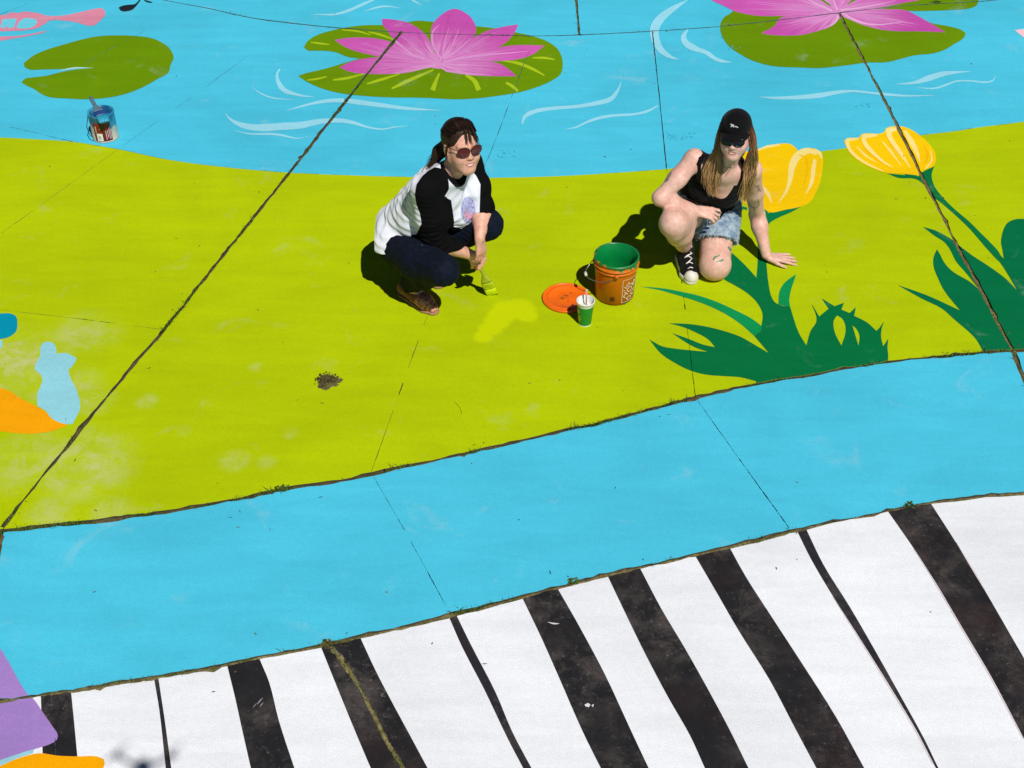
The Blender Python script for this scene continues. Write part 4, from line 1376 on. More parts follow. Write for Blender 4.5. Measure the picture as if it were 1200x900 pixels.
    mf = plain('brown_metal_frame', '#4A3424', .3, Metallic=.6)
    glasses(root, ho, HR, hs, .0295, .0235, (.85, .85, .16), ml, mf, .0021, label='aviator sunglasses with dark red lenses')
    # shoes
    m_up = mat_cloth('brown_shoe_cloth', '#8C5E40', .25, 50)
    t = NT('pink_print_toe')
    m_toe = t.done(t.mix(t.ramp(t.noise(70, 3), .45, .58), lin('#E0A48E', .85), lin('#A85A50', .85)), .8)
    m_sole = plain('tan_sole', '#A07A58', .8, .15)
    for an, nm in ((ra, 'shoe'), (la, 'shoe')):
        hl = V(an[0], an[1], 0) - fw * .05
        toe = hl + fw * .25
        shf = field_for([hl, toe, hl + V(0, 0, .12)], .004, .09)
        shf.chain([hl + V(0, 0, .052), hl + fw * .09 + V(0, 0, .046), hl + fw * .17 + V(0, 0, .036), toe - fw * .03 + V(0, 0, .03)], [.042, .040, .043, .030], .02)
        shf.cap(an + V(0, 0, .10), an + V(0, 0, .02), .045, .036, .01, 's')
        shf.half(V(0, 0, .014), (0, 0, -1))
        v, f = shf.mesh(1)
        along = (v - hl) @ fw
        top = mk(nm, v, f, None, root, mats=[m_up, m_toe], midx=(along[f].mean(1) > .125).astype(int))
        so2 = field_for([hl, toe], .004, .08)
        so2.chain([hl + V(0, 0, .01), hl + fw * .09 + V(0, 0, .01), hl + fw * .17 + V(0, 0, .01), toe - fw * .028 + V(0, 0, .01)], [.040, .037, .047, .034], .02)
        so2.half(V(0, 0, .016), (0, 0, 1)).half(V(0, 0, .001), (0, 0, -1))
        v, f = so2.mesh(0)
        mk('sole', v, f, m_sole, top)
    return root, rw, bd

# ---------------------------------------------------------------- the woman kneeling in the cap
def woman_b():
    lh, rh = V(1.17, 6.54, .215), V(1.01, 6.42, .265)
    pel = V(1.09, 6.50, .275)
    nk = V(1.117, 6.195, .695)
    fw = unit(V(-.16, -.98, 0))
    u = unit(nk - pel)
    fr = unit(fw - u * (fw @ u))
    T = np.stack([np.cross(fr, u), fr, u], 1)
    rs, ls = V(.962, 6.255, .700), V(1.262, 6.225, .655)
    re = bone(rs, 774, 232, .285, True)
    re2 = bone(rs, 774, 232, .285, False)
    re = re * .62 + re2 * .38
    rk, ra = V(.853, 6.054, .428), V(.966, 6.292, .10)
    rw = bone(re, 816, 247, .235, False)
    lw = V(1.427, 6.314, .046)
    le = bone(lw, 887, 251, .265, True) * .5 + bone(lw, 887, 251, .265, False) * .5
    lk, la = V(1.118, 6.165, .088), V(1.13, 6.56, .06)
    ho, HR, hs = at_y(861.5, 158, 6.13), frame((-.27, -.96), math.radians(4), math.radians(-3)), .93
    base = V(1.1, 6.35, 0)
    root = thing('person', base, 'person kneeling on one knee in black cap, black tank top and denim shorts', 'person', None)
    allp = [lh, rh, pel, nk, re, rw, rk, ra, lw, le, lk, la, ho, lw + V(.2, 0, 0)]
    print('B elbow', re, 'wrist', rw, 'lelbow', le)
    fd = field_for(allp, .0042, .17)
    head_field(fd, ho, HR, hs)
    fd.cap(ho + HR @ V(0, -.022, -.06), nk - u * .02, .050, .056, .03)
    # trunk
    ch = pel + u * .36
    fd.ell(pel, (.155, .12, .12), T, .04)
    fd.ell(pel + u * .17 + T[:, 0] * .02, (.136, .100, .14), T, .06)
    fd.ell(ch, (.155, .098, .14), T, .06)
    for s_ in (-1, 1):
        fd.ell(ch + fr * .070 + T[:, 0] * .062 * s_ - u * .045, (.066, .058, .066), T, .035)
    for sh, el, wr in ((rs, re, rw), (ls, le, lw)):
        fd.cap(nk - u * .045, sh - V(0, 0, .005), .050, .050, .05)
        md = (sh + el) / 2
        fd.cap(sh, md, .053, .047, .03).cap(md, el, .047, .040, .03)
        m2 = el + (wr - el) * .3
        fd.cap(el, m2, .040, .042, .03).cap(m2, wr, .042, .0265, .03)
    # legs
    fd.cap(rh, rk, .095, .070, .05)
    cf = rk + (ra - rk) * .4 + V(.01, .03, -.01)
    fd.cap(rk, cf, .066, .068, .04).cap(cf, ra, .068, .038, .04)
    fd.ell(rk + V(-.006, -.028, .014), (.050, .045, .052), None, .03)
    fd.ell(rk + V(.012, -.022, -.055), (.034, .030, .034), None, .03)
    fd.cap(lh, lk, .105, .082, .05)
    fd.ell(lk + V(0, -.015, 0), (.082, .075, .082), None, .03)
    cf = lk + (la - lk) * .45 + V(0, 0, .01)
    fd.cap(lk, cf, .07, .058, .03).cap(cf, la, .058, .035, .03)
    fd.cap(ra, ra + V(.02, -.10, -.055), .038, .028, .03)
    fd.cap(la, la + V(.0, .12, .0), .036, .028, .03)
    hand_field(fd, rw, V(.93, -.12, -.12), V(.10, -.45, .88), -1, [(.35, .75, .5), (.55, .85, .5), (.7, .85, .5), (.8, .9, .6)], .10, 1.0, (.5, .5))
    hand_field(fd, lw + V(0, 0, -.010), V(.97, .05, -.16), V(.1, .0, 1), 1, (.02, .06, .06), .17, 1.02, (.75, .05))
    fd.half(V(0, 0, .002), (0, 0, -1))
    v, f = fd.mesh(1)
    nr = vnormals(v, f)
    q = head_local(v, ho, HR, hs)
    hd = (np.abs(q) < .17).all(1) & (q[:, 1] > .04)
    lip = np.where(hd, (q[:, 0] / .026) ** 2 + ((q[:, 2] + .0665) / .0125) ** 2 - 1, 1.0)
    teeth = np.where(hd, (q[:, 0] / .017) ** 2 + ((q[:, 2] + .0648) / .0042) ** 2 - 1, 1.0)
    tat = marks(v, nr, [([(781,212),(784,207),(786,203)], 1.6), ([(778,213),(783,209)], 1.4), ([(773,215),(774,214)], 1.0),
                        ([(884,217),(889,220),(891,224)], 1.3), ([(889,217),(888,224)], .9), ([(878,238),(881,243),(886,244),(890,239)], 1.1), ([(888,234),(890,240)], .8), ([(884,243),(884,247)], .8),
                        ([(827,276),(830,278),(834,277),(838,276)], .6), ([(837,272),(841,275),(846,273),(851,277)], 1.2), ([(846,272),(852,274)], 1.0), ([(850,279),(853,277)], .8)])
    sme = marks(v, nr, [([(836,304),(838,301)], 1.3), ([(838,302),(843,299)], .8), ([(840,307),(847,304)], .9), ([(844,306),(847,305)], 1.2), ([(854,290),(856,293)], 1.6), ([(842,250),(844,249)], .9)])
    mk('body', v, f, M_SKIN_B, root, attrs={'lip': lip, 'teeth': teeth, 'tattoo': tat, 'smear': sme})
    # tank top
    tf = field_for([pel, nk, ch], .0042, .22)
    tf.ell(pel + u * .03, (.158, .125, .12), T, .04)
    tf.ell(pel + u * .19 + T[:, 0] * .035, (.152, .112, .14), T, .06)
    tf.ell(ch, (.165, .107, .140), T, .06)
    for s_ in (-1, 1):
        tf.ell(ch + fr * .074 + T[:, 0] * .062 * s_ - u * .047, (.070, .062, .068), T, .035)
    tf.disp(folds(.007, [(T[:, 2] + T[:, 0] * .4, .05), (T[:, 2] - T[:, 0] * .6, .07)], 5))
    tf.ell(ch + fr * .12 + u * .085 + T[:, 0] * -.008, (.072, .13, .098), T, .005, 's')      # scooped neck
    tf.half(ch + u * .085, u)
    v, f = tf.mesh(1)
    m_tank = mat_cloth('black_jersey', '#0C0C0E', .2)
    tk = mk('tank_top', v, f, m_tank, root)
    for pts_ in ([(826,222), (821,212), (818,202), (818,193), (821,184)], [(866,224), (869,213), (872,202), (873,193), (870,186)]):
        sp = [surf(fd, x_, y_, .002) for x_, y_ in pts_]
        sp.append(sp[-1] + V(0, .06, -.02))
        vv, ff = [], []
        k_ = len(sp)
        for i, p in enumerate(sp):
            tt = unit(sp[min(i + 1, k_ - 1)] - sp[max(i - 1, 0)])
            nn = unit(p - (ch + u * .02 - fr * .04))
            sd = unit(np.cross(tt, nn))
            for a_, b_ in ((-.018, -.006), (.018, -.006), (.018, .005), (-.018, .005)):
                vv.append(p + sd * a_ + nn * (b_ + .001))
        for i in range(k_ - 1):
            for k in range(4):
                ff.append((i * 4 + k, i * 4 + (k + 1) % 4, i * 4 + 4 + (k + 1) % 4, i * 4 + 4 + k))
        mk('strap', vv, ff, m_tank, tk)
    # shorts
    sf_ = field_for([pel, lh, rh, lk, rk], .0042, .16)
    sf_.ell(pel - u * .0, (.172, .138, .115), T, .03)
    sf_.half(pel + u * .075, u)
    for hp, kn, tt, r0, r1 in ((rh, rk, .30, .118, .112), (lh, lk, .60, .132, .122)):
        en = hp + (kn - hp) * tt
        lg = field_for([pel, lh, rh, lk, rk], .0042, .16)
        lg.cap(hp, en + (kn - hp) * .3, r0, r1, 0)
        lg.half(en, unit(kn - hp) + V(0, 0, -.55 if tt > .5 else -.2))
        sf_.d = np.minimum(sf_.d, lg.d)
    sf_.disp(folds(.008, [((1, .2, .8), .045), ((.3, 1, -.4), .05), ((0, .4, 1), .04)], 9))
    v, f = sf_.mesh(1)
    t = NT('faded_denim')
    cc = t.mix(t.ramp(t.noise(18, 6, .65), .35, .65), lin('#5F7C97', .85), lin('#A9BBC8', .85))
    cc = t.mix(t.ramp(t.noise(1, 4, stretch=(160, 160, 30)), .5, .7, 0, .4), cc, lin('#D4DCE0', .85))
    t.bump(t.noise(500, 3), .5, .0015)
    m_den = t.done(cc, .85, Specular_IOR_Level=.15)
    sh_o = mk('denim_shorts', v, f, m_den, root)
    mb = MB()
    r = random.Random(3)
    for hp, kn, tt, r1 in ((rh, rk, .30, .112), (lh, lk, .60, .124)):
        en = hp + (kn - hp) * tt
        dr = unit(kn - hp)
        a0 = unit(np.cross(dr, (0, 0, 1)))
        b0 = np.cross(dr, a0)
        for i in range(70):
            a = r.uniform(0, 6.283)
            n0 = a0 * math.cos(a) + b0 * math.sin(a)
            tl = .55 if tt > .5 else .2
            p = en + n0 * (r1 - .004) + dr * r.uniform(-.004, .004)
            p = p + dr * (tl * (n0[2] * (r1 - .004)) / (1 - tl * dr[2]))
            mb.tube([p + dr * .0, p + dr * .008 + n0 * .002, p + dr * r.uniform(.012, .022) - n0 * .004 + a0 * r.uniform(-.005, .005)], [.0011, .0009, .0004], 3, cap=False)
    fo2 = mb.obj('frayed_hem', plain('denim_thread', '#C9D5DC', .9), sh_o)
    fo2['kind'] = 'stuff'
    # cap
    L = lambda x, y, z: ho + HR @ (V(x, y, z) * hs)
    cf_ = field_for([ho, L(0, .2, .1)], .0042, .14, 0)
    cf_.ell(L(0, -.018, .052), np.array((.086, .103, .086)) * hs, HR, .0)
    cf_.ell(L(0, .020, .080), np.array((.066, .070, .058)) * hs, HR, .02)
    cf_.half(L(0, 0, .040), HR @ V(0, -.10, -1))
    cf_.ell(L(0, -.018, .040), np.array((.081, .099, .084)) * hs, HR, .0, 's')
    v, f = cf_.mesh(1)
    m_cap = mat_cloth('black_cap_cotton', '#0B0B0D', .2, 80)
    cap = mk('cap', v, f, m_cap, root)
    cap['label'] = 'black baseball cap with small white script'
    vv, ff = [], []
    nb = 15
    for j, ext in enumerate((0.0, .35, .7, 1.0)):
        for i in range(nb):
            a = math.radians(-68 + 136 * i / (nb - 1))
            x = .082 * math.sin(a)
            y = -.018 + .100 * math.cos(a)
            out = .052 * math.cos(a) ** .7 * ext
            y2 = y + out
            z = .044 - .10 * (x * x) / .082 ** 2 * .14 - .020 * ext
            vv.append(L(x * (1 + .02 * ext), y2, z))
    m = len(vv)
    vv += [p - HR[:, 2] * .004 for p in vv]
    for j in range(3):
        for i in range(nb - 1):
            a = j * nb + i
            ff.append((a, a + nb, a + nb + 1, a + 1))
            ff.append((m + a, m + a + 1, m + a + nb + 1, m + a + nb))
    for i in range(nb - 1):
        a = 3 * nb + i
        ff.append((a, m + a, m + a + 1, a + 1))
    mk('brim', vv, ff, m_cap, cap)
    mb = MB()
    def onc(x, z):
        k = 1 - (x / .086) ** 2 - ((z - .052) / .092) ** 2
        return L(x, max(-.018 + .105 * math.sqrt(max(.05, k)), .020 + .070 * math.sqrt(max(.02, 1 - (x / .066) ** 2 - ((z - .080) / .058) ** 2))) + .0050, z)
    scr = [[(.022, .098), (.016, .103), (.012, .099), (.013, .092), (.019, .089), (.010, .090)], [(.010, .090), (.006, .102), (.003, .101), (.004, .090), (.000, .089)], [(.0, .089), (-.004, .096), (-.006, .089), (-.010, .095), (-.012, .088), (-.016, .094), (-.018, .087), (-.023, .087)]]
    for s_ in scr:
        mb.tube([onc(x, z) for x, z in s_], .0018, 5)
    mb.obj('script_logo', plain('white_thread', '#F2F2F6', .8), cap)
    mb = MB().lathe([(0.0005, .006), (.006, .004), (.007, 0)], L(0, -.010, .139), HR[:, 2], 12)
    mb.obj('button', m_cap, cap)
    t = NT('black_lens')
    ml = t.done(lin('#08080A'), .18, Specular_IOR_Level=.35)
    mf = plain('black_plastic', '#0A0A0B', .25)
    glasses(root, ho, HR, hs, .0295, .0205, (.7, .75, .10), ml, mf, .0032, label='black wide sunglasses')
    # long hair over both shoulders
    MH = mat_hair('brown_to_blond_hair', '#664229', '#DCAE78')
    hf = field_for([ho, nk, ls, rs], .0045, .12, 0)
    hf.ell(L(0, -.026, .026), np.array((.083, .097, .090)) * hs, HR, .01)
    hf.ell(L(0, .105, -.02), np.array((.066, .085, .12)) * hs, HR, .01, 's')
    hf.cap(L(0, -.07, -.03), L(0, -.085, -.13), .06, .05, .03)
    hf.half(L(0, 0, .075), HR[:, 2])
    v, f = hf.mesh(2)
    hair = mk('hair', v, f, MH, root, attrs={'tipness': np.full(len(v), .08), 'shade': np.full(len(v), .3)})
    G = []
    def S(x, y, l=.014):
        return surf(fd, x, y, l)
    for a, (dx, m_) in enumerate([(0, 1.0), (3, 1.0), (-3, .8), (5, .7)]):
        G.append(([L(.070, .010 - .012 * a, .050), L(.084, .012 - .01 * a, -.02), L(.090, .012, -.075), S(840 + dx, 196), S(836 + dx, 209), S(834 + dx * .8, 221), S(837 + dx * .8, 229, .018)], .014, m_))
    for a, (dx, m_) in enumerate([(0, 1.0), (3, .9), (-2, .8)]):
        G.append(([L(.078, -.03 - .015 * a, .045), L(.092, -.035, -.03), L(.098, -.02, -.10), S(829 + dx, 197, .02), S(828 + dx, 210, .016), S(831 + dx, 221, .016)], .013, m_))
    for a, (dx, m_) in enumerate([(0, 1.0), (3, 1.0), (-3, .8), (5, .8), (-5, .5)]):
        G.append(([L(-.070, .0 - .012 * a, .050), L(-.088, -.002 - .01 * a, -.02), L(-.098, .0, -.08), S(878 + dx, 195, .02), S(877 + dx * .9, 208, .02), S(874 + dx * .8, 220, .022), S(871 + dx * .6, 235, .022)], .014, m_))
    for a in range(3):
        G.append(([L(-.078, -.03, .04), L(-.102, -.02, -.02), L(-.108, -.01, -.07), S(884, 190, .02), S(882 + a, 204, .018), S(879, 216, .02)], .013, .7))
    mb, tip, sh = strands(G, 62, (1.0, 1.35), .0014, 8, seg=13, tipcol=(-.05, 1.2), wave=.011)
    mb.obj('hair_strands', MH, hair, attrs={'tipness': np.clip(tip, 0, 1), 'shade': sh})
    # necklaces and earrings
    gold = plain('pale_gold', '#D8C08A', .25, Metallic=.9)
    mb = MB()
    mb.tube([S(845, 190, .003), S(843, 196, .003), S(845, 205, .003), S(847, 212, .003), S(851, 205, .003), S(858, 196, .003), S(862, 190, .003)], .0014, 4)
    mb.tube([S(846, 193, .003), S(850, 198, .003), S(856, 196, .003), S(862, 192, .003)], .0016, 4)
    nl = mb.obj('necklace', gold, root)
    p = S(846.5, 213, .004)
    MB().lathe([(.0003, .004), (.006, .003), (.0065, 0), (.006, -.003), (.0003, -.004)], p, fr, 10).obj('pendant', gold, nl)
    for q_ in (-1,):
        c = L(q_ * .081, -.008, -.045)
        MB().tube([c + HR @ V(0, .009 * math.cos(a), .009 * math.sin(a)) for a in np.linspace(0, 6.283, 13)], .0015, 5).obj('earring', gold, root)
    # canvas shoes
    m_can = mat_cloth('black_canvas', '#121113', .25, 70)
    m_rub = plain('white_rubber', '#DED9CE', .6, .12, g=.85)
    m_lace = plain('white_lace', '#E4E2DA', .9, .1)
    for (an, fdir, upd) in ((ra, unit(gnd(812, 323) - gnd(803, 300)), V(0, 0, 1)), (la, V(0.02, 1, 0), V(0, 0, 1))):
        fdir = unit(V(fdir[0], fdir[1], 0))
        side = V(fdir[1], -fdir[0], 0)
        if an is la:
            hl = V(la[0], la[1] + .0, .0) - fdir * .03
        else:
            hl = V(an[0], an[1], 0) - fdir * .055
        toe = hl + fdir * .255
        z = lambda h_: V(0, 0, h_)
        s1 = field_for([hl, toe, hl + z(.15)], .004, .09)
        s1.chain([hl + fdir * .02 + z(.055), hl + fdir * .10 + z(.052), hl + fdir * .18 + z(.040), toe - fdir * .035 + z(.034)], [.041, .041, .044, .034], .02)
        if an is ra:
            s1.cap(an + z(.01), an + unit(rk - an) * .055, .046, .047, .02)
            s1.cap(an + z(.0), hl + fdir * .13 + z(.062), .047, .036, .02)
            s1.half(an + unit(rk - an) * .06, unit(rk - an))
        s1.half(z(.022), (0, 0, -1))
        v, f = s1.mesh(1)
        sho = mk('canvas_shoe', v, f, m_can, root)
        s2 = field_for([hl, toe], .004, .09)
        s2.chain([hl + fdir * .02 + z(.015), hl + fdir * .10 + z(.015), hl + fdir * .18 + z(.015), toe - fdir * .032 + z(.015)], [.044, .042, .050, .040], .02)
        s2.half(z(.030), (0, 0, 1)).half(z(.001), (0, 0, -1))
        v, f = s2.mesh(0)
        mk('sole', v, f, m_rub, sho)
        s3 = field_for([toe], .004, .1)
        s3.ell(toe - fdir * .035 + z(.030), (.040, .046, .038), np.stack([side, fdir, V(0, 0, 1)], 1), 0)
        s3.half(z(.026), (0, 0, -1)).half(toe - fdir * .045, -fdir)
        v, f = s3.mesh(0)
        mk('toe_cap', v, f, m_rub, sho)
        if an is ra:
            mb = MB()
            for ln_ in ([(804,287),(808,286),(811,289)], [(801,295),(806,293),(811,297)], [(811,289),(806,291),(801,295)], [(802,302),(807,300),(811,303)], [(811,297),(806,299),(802,302)], [(804,309),(808,307),(812,309)], [(811,303),(808,306),(804,309)], [(806,315),(809,313),(812,314)]):
                mb.tube([surf(s1, x_, y_, .002) for x_, y_ in ln_], .0036, 5)
            mb.obj('laces', m_lace, sho)
    return root
pA, A_WRIST, A_BRUSH = woman_a()
pB = woman_b()

# ================================================================ things on the ground
def text_mesh(txt, size, ext=0.0):
    cu = bpy.data.curves.new('lettering', 'FONT')
    cu.body = txt
    cu.size = size
    cu.resolution_u = 3
    cu.offset = .012 * size
    cu.space_character = 1.12
    o = bpy.data.objects.new('lettering', cu)
    col.objects.link(o)
    dg = bpy.context.evaluated_depsgraph_get()
    me = bpy.data.meshes.new_from_object(o.evaluated_get(dg))
    v = np.array([tuple(q.co) for q in me.vertices])
    f = [tuple(p.vertices) for p in me.polygons]
    bpy.data.objects.remove(o)
    bpy.data.curves.remove(cu)
    bpy.data.meshes.remove(me)
    return v, f

def subdivide(v, f, n):
    """refine flat lettering so that it can follow a curved wall"""
    v = [tuple(q) for q in v]
    tri = []
    for q in f:
        for i in range(1, len(q) - 1):
            tri.append((q[0], q[i], q[i + 1]))
    for _ in range(n):
        mid, nt = {}, []
        def m(a, b):
            k = (min(a, b), max(a, b))
            if k not in mid:
                mid[k] = len(v)
                v.append(tuple((x + y) / 2 for x, y in zip(v[a], v[b])))
            return mid[k]
        for a, b, c in tri:
            ab, bc, ca = m(a, b), m(b, c), m(c, a)
            nt += [(a, ab, ca), (ab, b, bc), (ca, bc, c), (ab, bc, ca)]
        tri = nt
    return np.array(v), tri

# ---- orange bucket with green paint
bc = gnd(720.0, 345.5)
bk = thing('paint_bucket', bc, 'orange plastic bucket coated with green paint inside, by the kneeling person', 'bucket')
BH, RB, RT_ = .262, .104, .121
def brad(z):
    return RB + (RT_ - .006 - RB) * z / BH
m_or = plain('orange_plastic', '#E8780A', .38, .07, 12, g=.62)
body = MB().lathe([(.001, .004), (RB - .006, .004), (RB, .008), (brad(.19), .19), (brad(.205), .205)], bc, n=56).obj('bucket_wall', m_or, bk)
rimp = [(brad(.205), .205), (brad(.2)+.009, .206), (brad(.2)+.010, .210), (brad(.21)+.003, .213), (brad(.21)+.003, .224), (brad(.22)+.010, .226), (brad(.22)+.011, .231), (brad(.23)+.003, .234), (brad(.24)+.003, .250), (brad(.25)+.007, .253), (brad(.26)+.007, .262), (brad(.26)-.001, .264)]
# rim with drips of green paint
t = NT('orange_rim_with_drips')
_n = t.noise(1.0, 5, .7, stretch=(28, 28, 6))
_z = t.n('SeparateXYZ'); t.put(_z.inputs[0], t.pos())
_hgt = t.math('ADD', t.ramp(_z.outputs[2], .196, .266, -.30, .30), _n)
_cx = t.ramp(_z.outputs[0], -.12, .10, -.10, .10)
_dr = t.ramp(t.math('ADD', _hgt, _cx), .60, .66)
m_rim = t.done(t.mix(_dr, t.scalecol(lin('#F07C0C', .72), t.ramp(t.noise(30, 4), .3, .7, .9, 1.1)), lin('#12803F', .8)), .4)
MB().lathe(rimp, bc, n=56).obj('rim', m_rim, bk)
m_gp = plain('green_wet_paint', '#03823F', .32, .12, 9, g=.85)
inner = MB().lathe([(brad(.26)-.001, .2642), (brad(.26)-.004, .262), (brad(.15)-.005, .15), (brad(.085)-.005, .085)], bc, n=56)
inner.obj('paint_coating', m_gp, bk)
MB().lathe([(brad(.085)-.004, .086), (brad(.085)-.012, .083), (.05, .082), (.001, .082)], bc, n=56).obj('paint_surface', m_gp, bk)
# bail handle hanging at the front left, with its white grip
m_wire = plain('grey_wire', '#9A9A94', .35, Metallic=.8)
hp = []
a0, a1 = math.radians(172), math.radians(262)
for i in range(15):
    w = i / 14
    a = math.radians(165) + (math.radians(268) - math.radians(165)) * w
    sag = math.sin(w * math.pi)
    r = brad(.19) + .006 + .050 * math.exp(-((w - .25) / .22) ** 2)
    hp.append(bc + V(r * math.cos(a), r * math.sin(a), .205 - .058 * sag ** .8))
hd = MB().tube(hp, .0022, 6).obj('handle', m_wire, bk)
g0, g1 = hp[3], hp[4]
MB().tube([g0 + (g0 - g1) * .05, (g0 + g1) / 2, g1], [.0075, .008, .0075], 8).obj('grip', plain('white_grip', '#DAD6CC', .5), hd)
for a in (165, 268):
    p = bc + V(math.cos(math.radians(a)), math.sin(math.radians(a)), 0) * (brad(.2) + .006) + V(0, 0, .205)
    MB().lathe([(.001, .012), (.011, .010), (.013, 0), (.013, -.010)], p, V(math.cos(math.radians(a)), math.sin(math.radians(a)), 0), 12).obj('handle_boss', m_or, bk)
# printed square with slanting letters, and a small dark label
m_print = plain('white_print', '#E2CFB4', .6, .08, 60)
A_C, SQ = math.radians(-40), .150      # centre angle (from +x), side
def wrap(u_, w_, lift=.0012):
    z = w_
    r = brad(z) + lift
    a = A_C + u_ / brad(.1)
    return bc + V(r * math.cos(a), r * math.sin(a), z)
Z0, Z1 = .022, .172
U0, U1 = -.062, .088
mbp = MB()
def band(p, q, w, n=14):
    p, q = V(*p), V(*q)
    d = unit(q - p)
    nn = V(-d[1], d[0])
    vv = []
    for i in range(n + 1):
        c = p + (q - p) * i / n
        vv += [wrap(*(c + nn * w / 2)), wrap(*(c - nn * w / 2))]
    mbp.add(vv, [(2 * i, 2 * i + 1, 2 * i + 3, 2 * i + 2) for i in range(n)])
band((U0, Z0), (U0, Z1), .003); band((U1, Z0), (U1, Z1), .003)
band((U0, Z0), (U1, Z0), .003); band((U0, Z1), (U1, Z1), .003)
th = math.radians(45)
for txt, off, sz, sh in (('THE', .046, .034, -.052), ('HOME', .008, .049, -.074), ('DEPOT', -.036, .049, -.074)):
    v_, f_ = text_mesh(txt, sz)
    w_ = v_[:, 0].max() - v_[:, 0].min()
    fit = min(1.0, (.150 if txt != 'THE' else .075) / w_)
    v_[:, 0] = (v_[:, 0] - v_[:, 0].min()) * fit + sh
    v_, f_ = subdivide(v_, f_, 2)
    ca, sa_ = math.cos(th), math.sin(th)
    x_, y_ = v_[:, 0], v_[:, 1] + off
    uu = (U0 + U1) / 2 + x_ * ca - y_ * sa_
    zz = (Z0 + Z1) / 2 + x_ * sa_ + y_ * ca
    # heavier strokes, as in the stencil print: two offset copies would overlap, so widen by scaling about each line
    inb = (uu > U0 + .004) & (uu < U1 - .004) & (zz > Z0 + .004) & (zz < Z1 - .004)
    mbp.add([wrap(a, b, .0016) for a, b in zip(uu, zz)], [q for q in f_ if inb[list(q)].all()])
lab = mbp.obj('printed_logo', m_print, bk, smooth=False)
lab['label'] = 'white slanting stencil lettering in a white square outline'
mbp = MB()
A_C = math.radians(-101)
band((-.013, .046), (.013, .046), .027, 6)
mbp.obj('small_label', plain('dark_print', '#4A2408', .6, .3, 160), bk, smooth=False)
A_C = math.radians(-60)
mbp = MB()
band((-.006, .012), (.007, .014), .012, 4)
mbp.obj('paint_blot', plain('green_blot', '#1C6E34', .5), bk, smooth=False)

# ---- lid
lc = gnd(663.5, 350.5)
ld = thing('bucket_lid', lc, 'round orange bucket lid lying flat on the lime paint', 'lid')
t = NT('orange_lid_plastic')
_c = t.scalecol(lin('#FA6E0C', .85), t.ramp(t.noise(14, 5), .3, .7, .93, 1.06))
geo = t.pos()
def smear(c, px_, r, h, k, sc, lo, hi):
    p = gnd(*px_) - lc
    dn = t.n('VectorMath', operation='DISTANCE'); t.put(dn.inputs[0], geo); dn.inputs[1].default_value = (p[0], p[1], .012)
    return t.mix(t.math('MULTIPLY', t.ramp(dn.outputs['Value'], r * .4, r, k, 0), t.ramp(t.noise(sc, 4, .7), lo, hi)), c, lin(h, .8))
_c = smear(_c, (659, 351), .020, '#4A5A1E', .95, 70, .42, .55)
_c = smear(_c, (663, 349), .030, '#5C3A14', .9, 85, .50, .58)
_c = smear(_c, (669, 345), .016, '#54401A', .8, 90, .5, .58)
_c = smear(_c, (667, 355), .018, '#8C4A10', .7, 80, .5, .6)
m_lid = t.done(_c, .4)
LR = .131
MB().lathe([(LR - .004, .0), (LR, .003), (LR, .013), (LR - .002, .016), (LR - .009, .016), (LR - .011, .013)], lc, n=56).obj('lid_rim', m_lid, ld)
MB().lathe([(LR - .011, .013), (LR - .016, .0115), (LR - .026, .0115), (LR - .029, .014), (LR - .032, .014), (LR - .035, .011), (.045, .0108), (.001, .0108)], lc, n=56).obj('lid_disc', m_lid, ld)

# ---- drink cup with a straw
cc_ = gnd(685.2, 378.5)
cp = thing('drink_cup', cc_, 'green paper drink cup with a white rim and a straw, in front of the lid', 'cup')
CH = .150
crad = lambda z: .0335 + (.0465 - .0335) * z / CH
t = NT('green_paper')
_z = t.n('SeparateXYZ'); t.put(_z.inputs[0], t.pos())
_g = t.scalecol(lin('#0A8F2C', .8), t.ramp(t.noise(30, 4), .3, .7, .92, 1.08))
m_cup = t.done(_g, .42)
m_cw = plain('white_paper', '#ECECEA', .55, .04, 40)
MB().lathe([(crad(0), 0.0), (crad(.004), .004), (crad(.125), .125)], cc_, n=36).obj('cup_wall', m_cup, cp)
MB().lathe([(crad(.125), .1252), (crad(.144), .144), (crad(.146) + .0028, .146), (crad(.15) + .003, .150), (crad(.15) - .0005, .1515), (crad(.148) - .0015, .149), (crad(.06) - .0015, .06)], cc_, n=36).obj('cup_rim', m_cw, cp)
MB().lathe([(crad(.1) - .0016, .106), (.001, .106)], cc_, n=36).obj('drink', plain('pale_drink', '#DCD8D0', .3, .15, 90), cp)
MB().lathe([(crad(0) + .0006, .0), (crad(0) + .0008, .003), (crad(.006) + .0006, .006)], cc_, n=36).obj('base_band', m_cw, cp)
s0, s1 = cc_ + V(.006, .018, .09), cc_ + V(.002, .010, .213)
st = MB().tube([s0, s1], .0042, 8).obj('straw', plain('white_straw', '#F0E8E6', .4, .03), cp)
MB().tube([s0 + (s1 - s0) * .25 + V(0, -.0035, 0), s0 + (s1 - s0) * 1.0 + V(0, -.0035, 0)], .0016, 5).obj('red_stripe', plain('red_print', '#C8303A', .5), st)
